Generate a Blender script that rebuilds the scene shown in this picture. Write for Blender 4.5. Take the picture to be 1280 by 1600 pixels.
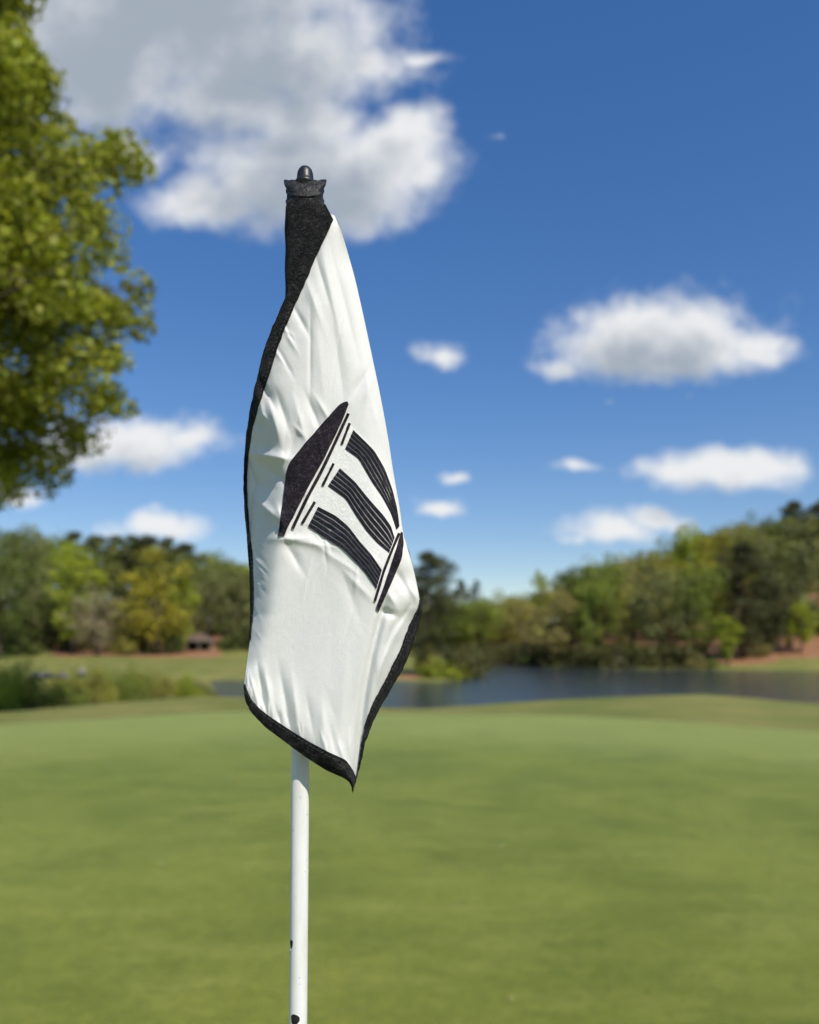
import bpy, math
import numpy as np
from mathutils import Vector, Matrix

# ------------------------------------------------------------------ scene, camera, light
for o in list(bpy.data.objects):
    bpy.data.objects.remove(o)
SC = bpy.context.scene
COL = SC.collection
R = math.radians
F = 1256.0            # focal length in photograph pixels
EYE = 1.6             # eye height in metres
HY = 1000.0           # horizon row of the photograph
FLAG_Y = 0.69         # distance to the flagstick

cam_d = bpy.data.cameras.new('camera')
cam = bpy.data.objects.new('camera', cam_d)
COL.objects.link(cam)
cam.location = (0, 0, EYE)
cam.rotation_euler = (R(90), 0, 0)
cam_d.sensor_fit = 'HORIZONTAL'
cam_d.sensor_width = 36
cam_d.lens = F / 1280 * 36
cam_d.shift_y = (HY - 800) / 1280
cam_d.clip_start = 0.02
cam_d.clip_end = 6000
cam_d.dof.use_dof = True
cam_d.dof.focus_distance = FLAG_Y - 0.022
cam_d.dof.aperture_fstop = cam_d.lens / 6.5
SC.camera = cam

SUN_EL, SUN_AZ = R(48), R(145)     # azimuth clockwise from +Y (north): behind the camera, to the right
sun_dir = Vector((math.cos(SUN_EL) * math.sin(SUN_AZ), math.cos(SUN_EL) * math.cos(SUN_AZ), math.sin(SUN_EL)))
sun_d = bpy.data.lights.new('sun', 'SUN')
sun_d.energy = 4.9
sun_d.angle = R(0.53)
sun_d.color = (1.0, 0.935, 0.83)
sun = bpy.data.objects.new('sun', sun_d)
COL.objects.link(sun)
sun.location = (20, -20, 40)
sun.rotation_euler = (-sun_dir).to_track_quat('-Z', 'Y').to_euler()

SC.render.engine = 'CYCLES'
SC.cycles.use_denoising = True
SC.cycles.use_adaptive_sampling = True
SC.cycles.adaptive_threshold = 0.02
SC.cycles.adaptive_min_samples = 12
SC.cycles.max_bounces = 6
SC.cycles.diffuse_bounces = 2
SC.cycles.transparent_max_bounces = 8
SC.cycles.caustics_reflective = False
SC.cycles.caustics_refractive = False
SC.view_settings.view_transform = 'Standard'
SC.view_settings.look = 'None'
SC.view_settings.exposure = 0.08
SC.view_settings.gamma = 1

# ------------------------------------------------------------------ sky with clouds
SKY_STR = 0.1
SKY_GAMMA, SKY_HUE, SKY_SAT, SKY_VAL = 0.7, 0.513, 1.56, 0.925
world = bpy.data.worlds.new('World')
SC.world = world
world.use_nodes = True


class G:
    """tiny node-graph helper"""
    def __init__(s, tree): s.t = tree
    def n(s, typ, **kw):
        nd = s.t.nodes.new(typ)
        for k, v in kw.items(): setattr(nd, k, v)
        return nd
    def link(s, a, b): s.t.links.new(a, b)
    def put(s, sock, v):
        if isinstance(v, bpy.types.NodeSocket): s.link(v, sock)
        else: sock.default_value = v
    def m(s, op, a, b=None, c=None, clamp=False):
        nd = s.n('ShaderNodeMath', operation=op, use_clamp=clamp)
        for i, v in enumerate((a, b, c)):
            if v is not None: s.put(nd.inputs[i], v)
        return nd.outputs[0]
    def v(s, op, a, b=None):
        nd = s.n('ShaderNodeVectorMath', operation=op)
        s.put(nd.inputs[0], a)
        if b is not None: s.put(nd.inputs[1], b)
        return nd.outputs['Value'] if op in ('LENGTH', 'DOT_PRODUCT') else nd.outputs[0]
    def noise(s, vec, scale, detail=4, rough=0.55, dim='3D', w=None, distortion=0.0):
        nd = s.n('ShaderNodeTexNoise', noise_dimensions=dim)
        if vec is not None: s.link(vec, nd.inputs['Vector'])
        nd.inputs['Scale'].default_value = scale
        nd.inputs['Detail'].default_value = detail
        nd.inputs['Roughness'].default_value = rough
        nd.inputs['Distortion'].default_value = distortion
        return nd.outputs['Fac']
    def step(s, x, lo, hi, to0=0.0, to1=1.0):
        nd = s.n('ShaderNodeMapRange', interpolation_type='SMOOTHSTEP')
        s.put(nd.inputs[0], x)
        for i, v in zip((1, 2, 3, 4), (lo, hi, to0, to1)): nd.inputs[i].default_value = v
        return nd.outputs[0]
    def mix(s, fac, a, b, blend='MIX'):
        nd = s.n('ShaderNodeMix', data_type='RGBA', blend_type=blend)
        s.put(nd.inputs[0], fac)
        for i, v in ((6, a), (7, b)):
            s.put(nd.inputs[i], v if isinstance(v, bpy.types.NodeSocket) else (tuple(v) + (1,))[:4])
        return nd.outputs[2]
    def ramp(s, fac, stops):
        nd = s.n('ShaderNodeValToRGB')
        while len(nd.color_ramp.elements) < len(stops): nd.color_ramp.elements.new(0.5)
        for e, (p, c) in zip(nd.color_ramp.elements, stops):
            e.position = p; e.color = tuple(c) + (1,)
        s.link(fac, nd.inputs[0])
        return nd.outputs[0]


# cumulus clouds by direction: centre, half width, height above / below centre (photograph pixels), lift
CLOUDS = [
    (280, -20, 290, 140, 190, 0.25), (150, 60, 210, 150, 190, 0.15), (430, 95, 210, 110, 95, 0.18),
    (585, 100, 120, 55, 55, -0.06), (660, 92, 80, 32, 26, -0.28), (370, 150, 170, 80, 70, 0.1), (470, 195, 170, 60, 60, -0.05), (200, 240, 90, 90, 55, -0.2),
    (490, 275, 195, 110, 95, 0.2), (615, 238, 115, 85, 90, 0.1), (325, 315, 120, 60, 55, 0.0), (555, 325, 110, 50, 65, 0.0),
    (660, 262, 70, 80, 60, -0.06), (775, 208, 40, 26, 22, -0.62),
    (1040, 555, 205, 104, 46, 0.1), (1005, 545, 130, 92, 56, 0.16), (1085, 540, 115, 92, 40, 0.1), (1185, 548, 80, 46, 35, -0.02),
    (880, 572, 70, 30, 24, -0.2),
    (690, 553, 56, 36, 36, -0.22), (210, 690, 155, 55, 52, 0.05), (290, 688, 70, 30, 32, -0.1), (120, 700, 110, 60, 40, 0.05),
    (15, 780, 66, 28, 20, -0.02), (250, 824, 96, 34, 26, 0.0), (1130, 738, 170, 44, 34, 0.02), (1195, 728, 95, 36, 28, 0.02), (1050, 735, 85, 36, 24, -0.02),
    (960, 830, 105, 38, 26, 0.0), (1025, 812, 62, 30, 24, 0.0), (895, 845, 40, 18, 16, -0.45),
    (684, 795, 56, 24, 18, -0.1), (710, 745, 38, 20, 18, -0.25), (893, 731, 62, 24, 18, -0.34),
    (960, 632, 40, 16, 14, -0.72), (1078, 620, 34, 16, 14, -0.7),
]


def cloud_group(name, clouds, rough=1.25, scale=12):
    t = bpy.data.node_groups.new(name, 'ShaderNodeTree')
    t.interface.new_socket('P', in_out='INPUT', socket_type='NodeSocketVector')
    t.interface.new_socket('Field', in_out='OUTPUT', socket_type='NodeSocketFloat')
    g = G(t)
    gi, go = g.n('NodeGroupInput'), g.n('NodeGroupOutput')
    P = gi.outputs[0]
    warp = g.n('ShaderNodeTexNoise')
    g.link(P, warp.inputs['Vector']); warp.inputs['Scale'].default_value = 13; warp.inputs['Detail'].default_value = 2
    wv = g.v('MULTIPLY', g.v('SUBTRACT', warp.outputs['Color'], (0.5, 0.5, 0.5)), (0.06, 0.035, 0.0))
    Q = g.v('ADD', P, wv)
    acc = None
    for (x, y, a, bu, bd, lift) in clouds:
        d = g.v('SUBTRACT', Q, ((x - 640) / F, (HY - y) / F, 0))
        p = g.v('MULTIPLY', d, (F / a, F / bu, 0))
        q = g.v('MULTIPLY', d, (-F / a, -F / bd, 0))
        e = g.m('SUBTRACT', 1 + lift, g.v('LENGTH', g.v('MAXIMUM', p, q)))
        acc = e if acc is None else g.m('SMOOTH_MAX', acc, e, 0.14)
    n1 = g.noise(P, scale, 5, 0.62)
    f = g.m('ADD', acc, g.m('MULTIPLY', g.m('SUBTRACT', n1, 0.5), rough))
    g.link(f, go.inputs[0])
    return t


def build_world():
    t = world.node_tree
    t.nodes.clear()
    g = G(t)
    out = g.n('ShaderNodeOutputWorld')
    sky = g.n('ShaderNodeTexSky', sky_type='NISHITA')
    sky.sun_disc = False
    sky.sun_elevation = SUN_EL
    sky.sun_rotation = SUN_AZ
    sky.altitude = 600; sky.air_density = 1.0; sky.dust_density = 0.1; sky.ozone_density = 2.2
    # camera-like rendering of the blue: scaled to picture range, a softer gradient, richer colour
    gm = g.n('ShaderNodeGamma'); gm.inputs['Gamma'].default_value = SKY_GAMMA
    g.link(g.v('MULTIPLY', sky.outputs[0], (SKY_STR,) * 3), gm.inputs['Color'])
    hs = g.n('ShaderNodeHueSaturation')
    hs.inputs['Hue'].default_value = SKY_HUE; hs.inputs['Saturation'].default_value = SKY_SAT; hs.inputs['Value'].default_value = SKY_VAL
    g.link(gm.outputs[0], hs.inputs['Color'])
    blue = g.n('ShaderNodeBackground'); g.link(hs.outputs[0], blue.inputs[0]); blue.inputs[1].default_value = 1.0
    D = g.n('ShaderNodeTexCoord').outputs['Generated']
    sx = g.n('ShaderNodeSeparateXYZ'); g.link(D, sx.inputs[0])
    X, Y, Z = sx.outputs
    ys = g.m('MAXIMUM', Y, 0.05)
    cv = g.n('ShaderNodeCombineXYZ')
    U, V = g.m('DIVIDE', X, ys), g.m('DIVIDE', Z, ys)
    g.link(U, cv.inputs[0]); g.link(V, cv.inputs[1])
    P = cv.outputs[0]
    lowfade = g.step(Z, 0.0, 0.06)

    def mixs(fac, a, b):
        nd = g.n('ShaderNodeMixShader'); g.put(nd.inputs[0], fac)
        g.link(a, nd.inputs[1]); g.link(b, nd.inputs[2])
        return nd.outputs[0]

    def cloudy(f1, f2, lo=-0.05, hi=0.74):
        dens = g.m('MULTIPLY', g.m('MULTIPLY', g.step(f1, lo, hi), lowfade), 0.97)
        shade = g.step(g.m('ADD', g.m('MULTIPLY', f2, 0.7), g.m('MULTIPLY', f1, 0.3)), 0.12, 0.95)
        c = g.n('ShaderNodeBackground')
        g.link(g.mix(shade, (0.82, 0.83, 0.84), (0.36, 0.41, 0.475)), c.inputs[0])
        return mixs(dens, blue.outputs[0], c.outputs[0])

    def placed(name, clouds, rough=1.25, scale=12):
        grp = cloud_group(name, clouds, rough, scale)
        a = g.n('ShaderNodeGroup', node_tree=grp); g.link(P, a.inputs[0])
        big = sorted(clouds, key=lambda c: -c[2] * c[3])[:6]
        b = g.n('ShaderNodeGroup', node_tree=cloud_group(name + '_sunward', big, rough, scale)); g.link(g.v('ADD', P, (0.018, 0.034 if scale < 15 else 0.042, 0)), b.inputs[0])
        return cloudy(a.outputs[0], b.outputs[0])

    top = placed('clouds_high', [c for c in CLOUDS if c[1] < 425])
    ll = placed('clouds_low_west', [c for c in CLOUDS if c[1] >= 425 and c[0] < 780], 1.1, 26)
    lr = placed('clouds_low_east', [c for c in CLOUDS if c[1] >= 425 and c[0] >= 780], 0.95, 24)
    low = mixs(g.m('GREATER_THAN', U, (778 - 640) / F), ll, lr)
    front = mixs(g.m('GREATER_THAN', V, (HY - 418) / F), low, top)
    # the same kind of fair-weather cumulus over the rest of the sky
    zz = g.m('ADD', g.m('MAXIMUM', Z, 0.0), 0.22)
    cl = g.n('ShaderNodeCombineXYZ')
    g.link(g.m('DIVIDE', X, zz), cl.inputs[0]); g.link(g.m('DIVIDE', Y, zz), cl.inputs[1])
    away = g.m('MAXIMUM', g.m('MAXIMUM', g.step(g.m('ABSOLUTE', U), 0.72, 1.1), g.step(V, 0.98, 1.3)), g.step(Y, 0.45, 0.2))
    rest = g.m('SUBTRACT', g.m('MULTIPLY', g.m('SUBTRACT', g.noise(cl.outputs[0], 1.7, 5, 0.55), 0.56), 5.0), g.m('MULTIPLY', g.m('SUBTRACT', 1.0, away), 4.0))
    other = cloudy(rest, rest)
    outside = g.m('MAXIMUM', g.m('MAXIMUM', g.m('GREATER_THAN', g.m('ABSOLUTE', U), 0.72), g.m('GREATER_THAN', V, 0.98)), g.m('LESS_THAN', Y, 0.2))
    g.link(mixs(outside, front, other), out.inputs[0])
    world.cycles.sampling_method = 'NONE'


build_world()

# ------------------------------------------------------------------ helpers
rng = np.random.default_rng(7)


def at(x, y, dist):
    """the point seen at photograph pixel (x, y) at that distance ahead"""
    return Vector(((x - 640) / F * dist, dist, EYE - (y - HY) / F * dist))


def mesh_np(name, verts, faces, smooth=True):
    """faces: (n, k) int array of tris or quads"""
    verts = np.asarray(verts, dtype=np.float32); faces = np.asarray(faces, dtype=np.int32)
    me = bpy.data.meshes.new(name)
    n, k = faces.shape
    me.vertices.add(len(verts)); me.vertices.foreach_set('co', verts.ravel())
    me.loops.add(n * k); me.loops.foreach_set('vertex_index', faces.ravel())
    me.polygons.add(n)
    me.polygons.foreach_set('loop_start', np.arange(0, n * k, k, dtype=np.int32))
    me.polygons.foreach_set('loop_total', np.full(n, k, dtype=np.int32))
    if smooth: me.polygons.foreach_set('use_smooth', np.ones(n, dtype=bool))
    me.update(calc_edges=True)
    me.validate()
    return me


def link(name, me, mat=None, parent=None, kind=None):
    o = bpy.data.objects.new(name, me)
    COL.objects.link(o)
    if mat is not None and not me.materials: me.materials.append(mat)
    if parent is not None: o.parent = parent
    if kind: o['kind'] = kind
    return o


def tag(o, label, cat, group=None):
    o['label'] = label; o['category'] = cat
    if group: o['group'] = group
    return o


def empty(name, loc):
    o = bpy.data.objects.new(name, None)
    COL.objects.link(o); o.location = loc
    o.empty_display_size = 0.1
    return o


def grid_faces(nr, nc, wrap=False):
    i = np.arange(nr - 1)[:, None]; m = nc if wrap else nc - 1
    j = np.arange(m)[None, :]; j2 = (j + 1) % nc
    a = i * nc + j; b = i * nc + j2; c = (i + 1) * nc + j2; d = (i + 1) * nc + j
    return np.stack([a, b, c, d], -1).reshape(-1, 4)


class Geo:
    """collects quads"""
    def __init__(s): s.v = []; s.f = []; s.n = 0
    def add(s, v, f):
        v = np.asarray(v, float); s.v.append(v); s.f.append(np.asarray(f) + s.n); s.n += len(v)
    def tube(s, pts, rad, seg=8, cap=True):
        pts = np.asarray(pts, float); rad = np.asarray(rad, float)
        tan = np.gradient(pts, axis=0); tan /= np.linalg.norm(tan, axis=1)[:, None] + 1e-9
        ref = np.array([0.31, 0.95, 0.05]) if abs(tan[0][1]) < 0.9 else np.array([1.0, 0.1, 0])
        u = np.cross(tan, ref); u /= np.linalg.norm(u, axis=1)[:, None]
        w = np.cross(tan, u)
        a = np.linspace(0, 2 * np.pi, seg, endpoint=False)
        ring = (np.cos(a)[None, :, None] * u[:, None, :] + np.sin(a)[None, :, None] * w[:, None, :]) * rad[:, None, None] + pts[:, None, :]
        v = ring.reshape(-1, 3); f = grid_faces(len(pts), seg, True)
        if cap:
            n = len(v); v = np.vstack([v, pts[:1], pts[-1:]])
            j = np.arange(seg); j2 = (j + 1) % seg; l = (len(pts) - 1) * seg
            f = np.vstack([f, np.stack([j2, j, np.full(seg, n), np.full(seg, n)], 1), np.stack([l + j, l + j2, np.full(seg, n + 1), np.full(seg, n + 1)], 1)])
        s.add(v, f)
    def box(s, lo, hi):
        x0, y0, z0 = lo; x1, y1, z1 = hi
        v = [(x0, y0, z0), (x1, y0, z0), (x1, y1, z0), (x0, y1, z0), (x0, y0, z1), (x1, y0, z1), (x1, y1, z1), (x0, y1, z1)]
        s.add(v, [(3, 2, 1, 0), (4, 5, 6, 7), (0, 1, 5, 4), (1, 2, 6, 5), (2, 3, 7, 6), (3, 0, 4, 7)])
    def mesh(s, name, smooth=True):
        V = np.vstack(s.v); Fc = np.vstack(s.f)
        me = bpy.data.meshes.new(name)
        me.from_pydata(V.tolist(), [], [[int(i) for i in (f[:3] if f[2] == f[3] else f)] for f in Fc])
        if smooth: me.polygons.foreach_set('use_smooth', np.ones(len(me.polygons), dtype=bool))
        me.update()
        return me


def sstep(x, lo, hi):
    t = np.clip((x - lo) / (hi - lo), 0, 1)
    return t * t * (3 - 2 * t)


# ------------------------------------------------------------------ materials
def new_mat(name):
    m = bpy.data.materials.new(name)
    m.use_nodes = True
    g = G(m.node_tree)
    b = m.node_tree.nodes['Principled BSDF']
    return m, g, b


def bump(g, b, h, strength, dist):
    n = g.n('ShaderNodeBump')
    n.inputs['Strength'].default_value = strength; n.inputs['Distance'].default_value = dist
    g.link(h, n.inputs['Height']); g.link(n.outputs[0], b.inputs['Normal'])


def objco(g):
    return g.n('ShaderNodeTexCoord').outputs['Object']


def geopos(g):
    return g.n('ShaderNodeNewGeometry').outputs['Position']


def mat_simple(name, c0, c1, scale, rough=0.8, bs=0.3, bd=0.01, detail=5, spec=0.3):
    m, g, b = new_mat(name)
    n = g.noise(objco(g), scale, detail, 0.6)
    g.link(g.mix(g.step(n, 0.3, 0.7), c0, c1), b.inputs['Base Color'])
    b.inputs['Roughness'].default_value = rough
    b.inputs['Specular IOR Level'].default_value = spec
    if bs: bump(g, b, n, bs, bd)
    return m


def mat_leaf(name, var=0.55, trans=0.3):
    """foliage: the tree's own tint (object colour) varied from leaf to leaf"""
    m, g, b = new_mat(name)
    oi = g.n('ShaderNodeObjectInfo')
    isl = g.n('ShaderNodeNewGeometry').outputs['Random Per Island']
    hs = g.n('ShaderNodeHueSaturation')
    g.link(oi.outputs['Color'], hs.inputs['Color'])
    g.link(g.m('ADD', 0.485, g.m('MULTIPLY', isl, 0.03)), hs.inputs['Hue'])
    wn = g.n('ShaderNodeTexWhiteNoise', noise_dimensions='1D'); g.link(isl, wn.inputs['W'])
    clump = g.noise(objco(g), 0.5, 2, 0.5)
    v = g.m('ADD', 1 - var / 2, g.m('MULTIPLY', wn.outputs['Value'], var))
    v = g.m('MULTIPLY', v, g.step(clump, 0.3, 0.7, 0.72, 1.28))
    g.link(v, hs.inputs['Value'])
    g.link(hs.outputs[0], b.inputs['Base Color'])
    b.inputs['Roughness'].default_value = 0.55
    b.inputs['Specular IOR Level'].default_value = 0.3
    tr = g.n('ShaderNodeBsdfTranslucent')
    g.link(g.mix(1.0, hs.outputs[0], (1.0, 1.0, 0.55), 'MULTIPLY'), tr.inputs[0])
    ms = g.n('ShaderNodeMixShader'); ms.inputs[0].default_value = trans
    g.link(b.outputs[0], ms.inputs[1]); g.link(tr.outputs[0], ms.inputs[2])
    out = m.node_tree.nodes['Material Output']
    g.link(ms.outputs[0], out.inputs[0])
    return m


M_LEAF = mat_leaf('leaf', 0.8, 0.36)
M_NEEDLE = mat_leaf('needle', 0.5, 0.12)
M_BARK = mat_simple('bark', (0.05, 0.038, 0.028), (0.12, 0.09, 0.07), 6, 0.9, 0.6, 0.02)
M_PINEBARK = mat_simple('pine_bark', (0.07, 0.04, 0.028), (0.17, 0.1, 0.07), 6, 0.9, 0.6, 0.02)


def mat_green():
    m, g, b = new_mat('mown_green')
    p = geopos(g)
    big = g.noise(p, 0.55, 4, 0.6, distortion=0.5)
    mid = g.noise(g.v('MULTIPLY', p, (0.55, 1.5, 1)), 2.2, 5, 0.65)
    small = g.noise(p, 13, 5, 0.75)
    fine = g.noise(p, 38, 5, 0.8)
    grain = g.noise(p, 240, 2, 0.6)
    c = g.mix(g.step(big, 0.32, 0.68), (0.098, 0.116, 0.012), (0.162, 0.176, 0.024))
    c = g.mix(g.m('MULTIPLY', g.step(mid, 0.42, 0.72), 0.7), c, (0.192, 0.2, 0.038))
    dark = g.step(g.noise(g.v('MULTIPLY', p, (0.7, 1.2, 1)), 1.15, 5, 0.65, distortion=0.6), 0.54, 0.72)
    c = g.mix(g.m('MULTIPLY', dark, 0.75), c, (0.078, 0.092, 0.01))
    dry = g.step(g.noise(p, 1.7, 5, 0.6, distortion=0.8), 0.6, 0.8)
    c = g.mix(g.m('MULTIPLY', dry, 0.4), c, (0.2, 0.172, 0.034))
    # pale low-angle reflection of the turf, painted into its colour towards the rim
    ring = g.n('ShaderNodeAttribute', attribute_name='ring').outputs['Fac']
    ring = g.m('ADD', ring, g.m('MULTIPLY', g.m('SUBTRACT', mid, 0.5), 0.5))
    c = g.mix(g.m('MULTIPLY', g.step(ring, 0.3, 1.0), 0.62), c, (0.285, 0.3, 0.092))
    c = g.mix(g.step(small, 0.3, 0.7), g.mix(1.0, c, (0.82, 0.84, 0.78), 'MULTIPLY'), g.mix(1.0, c, (1.2, 1.18, 1.22), 'MULTIPLY'))
    c = g.mix(g.step(fine, 0.25, 0.75), g.mix(1.0, c, (0.62, 0.65, 0.55), 'MULTIPLY'), g.mix(1.0, c, (1.25, 1.22, 1.3), 'MULTIPLY'))
    g.link(c, b.inputs['Base Color'])
    b.inputs['Roughness'].default_value = 0.75
    b.inputs['Specular IOR Level'].default_value = 0.12
    b.inputs['Sheen Weight'].default_value = 0.8
    b.inputs['Sheen Tint'].default_value = (0.8, 0.92, 0.25, 1)
    b.inputs['Sheen Roughness'].default_value = 0.3
    bump(g, b, g.m('ADD', fine, g.m('MULTIPLY', grain, 0.4)), 0.55, 0.012)
    return m


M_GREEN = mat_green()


# ------------------------------------------------------------------ the land
PXS = [-6000, -1500, -200, 330, 600, 640, 700, 735, 752, 790, 850, 950, 1100, 1280, 1500, 3000, 8000]
FARS = [73, 73, 73, 73, 71, 70, 71, 76, 108, 122, 108, 101, 100, 94, 90, 90, 90]


def far_shore(px): return np.interp(px, PXS, FARS)
def crest(px): return np.interp(px, [-3000, 0, 330, 500, 640, 900, 1100, 1280, 4000], [16.5, 17.3, 22.0, 20.2, 18.8, 21.0, 21.8, 19.4, 16])


def wob(x, y, s, seed=0):
    return (np.sin(x / s + seed) * np.cos(y / s * 1.13 + seed * 1.7) + 0.5 * np.sin(x / s * 2.3 + y / s * 1.9 + seed * 3.1)) / 1.5


def land(x, y):
    x = np.asarray(x, float); y = np.asarray(y, float)
    ys = np.maximum(y, 6.0)
    px = 640 + F * np.clip(x / ys, -6, 6)
    S = far_shore(px); c0 = crest(px)
    near = -1.95 * sstep(y, c0, c0 + 15)
    d = y - S
    slope = np.interp(px, [0, 330, 600, 720, 850, 1050, 1120, 1280, 1700], [.05, .045, .03, .03, .05, .06, .13, .17, .17])
    hill = np.interp(px, [0, 400, 640, 800, 950, 1150, 1300, 2500], [.10, .06, .03, .03, .13, .22, .24, .2])
    far = -1.9 + slope * np.clip(d, 0, 24) + hill * np.clip(d - 24, 0, 70) + 0.3 * wob(x, y, 14) * sstep(d, 4, 30)
    right = np.where(y < (36 + S) / 2, near, far)
    inside = np.minimum(np.minimum(y - 35, S - y), (px - 322) / F * ys)
    right = np.where(inside > 0, -1.95 - np.clip(inside * 0.25, 0, 1.5), right)
    lz = np.interp(y, [18, 34, 70, 100, 122, 150, 300], [0, -1.2, -1.75, -0.55, 0.55, 1.6, 14])
    left = np.where(y < 34, -1.2 * sstep(y, c0, 34), lz) + 0.12 * wob(x, y, 5) * sstep(y, 24, 34)
    w = sstep(px, 300, 345)
    h = left * (1 - w) + right * w
    swell = np.interp(px, [-600, 0, 200, 340, 480, 640, 860, 1100, 1290, 1700], [-.2, -.16, -.03, .03, -.05, -.12, .0, .09, -.03, -.2])
    h = h + swell * sstep(y, 15, 19.5) * (1 - sstep(y, 26, 32))
    return np.where(y < 15, 0.0, h)


def land1(x, y): return float(land(np.array([x]), np.array([y]))[0])


def mat_ground():
    m, g, b = new_mat('rough_grass')
    p = geopos(g)
    big = g.noise(p, 0.35, 5, 0.6)
    mid = g.noise(p, 2.6, 5, 0.65)
    fine = g.noise(p, 35, 4, 0.7)
    c = g.mix(g.step(big, 0.3, 0.7), (0.115, 0.145, 0.032), (0.235, 0.215, 0.07))
    c = g.mix(g.m('MULTIPLY', g.step(mid, 0.4, 0.7), 0.5), c, (0.17, 0.19, 0.05))
    c = g.mix(g.step(fine, 0.25, 0.75), g.mix(1.0, c, (0.72, 0.74, 0.66), 'MULTIPLY'), g.mix(1.0, c, (1.25, 1.22, 1.22), 'MULTIPLY'))
    soil = g.ramp(g.noise(p, 0.9, 5, 0.65), [(0.3, (0.2, 0.085, 0.04)), (0.55, (0.3, 0.155, 0.085)), (0.75, (0.34, 0.22, 0.13))])
    at_ = g.n('ShaderNodeAttribute', attribute_name='soil')
    f = g.m('ADD', at_.outputs['Fac'], g.m('MULTIPLY', g.m('SUBTRACT', g.noise(p, 0.5, 5, 0.7), 0.5), 0.9))
    c = g.mix(g.step(f, 0.4, 0.62), c, soil)
    g.link(c, b.inputs['Base Color'])
    b.inputs['Roughness'].default_value = 0.85
    b.inputs['Specular IOR Level'].default_value = 0.15
    bump(g, b, g.m('ADD', mid, g.m('MULTIPLY', fine, 0.3)), 0.6, 0.06)
    return m


def build_ground():
    def axis(lo, hi, n, s, c=0.0):
        t = np.linspace(np.arcsinh((lo - c) / s), np.arcsinh((hi - c) / s), n)
        return np.sinh(t) * s + c
    xs = axis(-1800, 1800, 260, 30)
    ys = np.concatenate([axis(-1500, 14, 50, 20, 14)[:-1], np.linspace(14, 150, 250), axis(150, 2500, 60, 40, 150)[1:]])
    X, Y = np.meshgrid(xs, ys)
    Z = land(X, Y)
    me = mesh_np('ground', np.stack([X, Y, Z], -1).reshape(-1, 3), grid_faces(len(ys), len(xs)))
    px = 640 + F * np.clip(X / np.maximum(Y, 6), -6, 6)
    d = Y - far_shore(px)
    # bare clay and pine straw: the strip at the left wood's foot, the right bank, under the trees
    s1 = sstep(px, 40, 120) * (1 - sstep(px, 290, 400)) * sstep(Y, 97, 102)
    s2 = sstep(px, 1090, 1130) * sstep(d, 1.5, 4) * (1 - 0.75 * sstep(px, 1170, 1230) * (1 - sstep(d, 6, 9)))
    s3 = sstep(px, 690, 760) * (1 - sstep(px, 1090, 1130)) * sstep(d, 0.5, 2)
    s4 = (px < 640) * sstep(Y, 122, 128)
    s5 = sstep(px, 600, 640) * (1 - sstep(px, 650, 670)) * sstep(Y, 70, 71) * (1 - sstep(Y, 76, 80)) * 0.7
    soil = np.where(Y < 55, 0, np.maximum.reduce([s1, s2, s3, s4 * 1.0, s5]))
    a = me.attributes.new('soil', 'FLOAT', 'POINT')
    a.data.foreach_set('value', soil.astype(np.float32).ravel())
    link('ground', me, mat_ground(), kind='structure')


build_ground()


def build_green():
    pts = [(-700, 12.0), (-300, 13.0), (0, 14.6), (200, 16.8), (380, 18.6), (620, 17.6), (900, 16.9), (1100, 15.4), (1280, 13.6), (1600, 11.5), (2100, 9)]
    edge = [((px - 640) / F * d, d) for px, d in pts]
    edge += [(10, 4), (9, -1), (5, -6), (-1, -8), (-7, -6), (-11, -1), (-13, 5)]
    e = np.array(edge); c = np.array([0.5, -3.0])
    ang = np.arctan2(e[:, 1] - c[1], e[:, 0] - c[0]); rad = np.hypot(*(e - c).T)
    o = np.argsort(ang); ang, rad = ang[o], rad[o]
    A = np.linspace(-np.pi, np.pi, 160, endpoint=False)
    Rb = np.interp(A, np.concatenate([ang - 2 * np.pi, ang, ang + 2 * np.pi]), np.tile(rad, 3))
    k = np.ones(9) / 9
    Rb = np.convolve(np.concatenate([Rb[-4:], Rb, Rb[:4]]), k, 'valid')
    T = np.linspace(0.004, 1, 70)
    rr = T[:, None] * Rb[None, :]
    X = c[0] + rr * np.cos(A); Y = c[1] + rr * np.sin(A)
    und = 0.02 + 0.018 * wob(X, Y, 2.3, 1) + 0.008 * wob(X, Y, 0.9, 2)
    Z = land(X, Y) + 0.012 + np.maximum(und, 0) * np.clip((1 - T[:, None]) * 8, 0, 1)
    me = mesh_np('putting_green', np.stack([X, Y, Z], -1).reshape(-1, 3), grid_faces(len(T), len(A), True)[:, ::-1])
    me.flip_normals()
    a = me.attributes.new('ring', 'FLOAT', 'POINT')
    a.data.foreach_set('value', (sstep(T, 0.5, 0.92)[:, None] + 0 * X).astype(np.float32).ravel())  # rim mask for the pale reflection painted into the turf
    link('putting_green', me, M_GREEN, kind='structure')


build_green()


def mat_water():
    m, g, b = new_mat('pond_water')
    p = geopos(g)
    n = g.noise(g.v('MULTIPLY', p, (0.7, 1.0, 1)), 1.1, 5, 0.6)
    n2 = g.noise(p, 0.12, 3, 0.5)
    g.link(g.mix(n2, (0.026, 0.038, 0.05), (0.038, 0.05, 0.062)), b.inputs['Base Color'])
    b.inputs['Roughness'].default_value = 0.1
    b.inputs['IOR'].default_value = 1.333
    bump(g, b, n, 1.0, 0.13)
    return m


def build_water():
    v = [(-60, 24, -2.0), (260, 24, -2.0), (260, 160, -2.0), (-60, 160, -2.0)]
    link('lake', mesh_np('lake', v, [(0, 1, 2, 3)]), mat_water(), kind='structure')


build_water()


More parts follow.
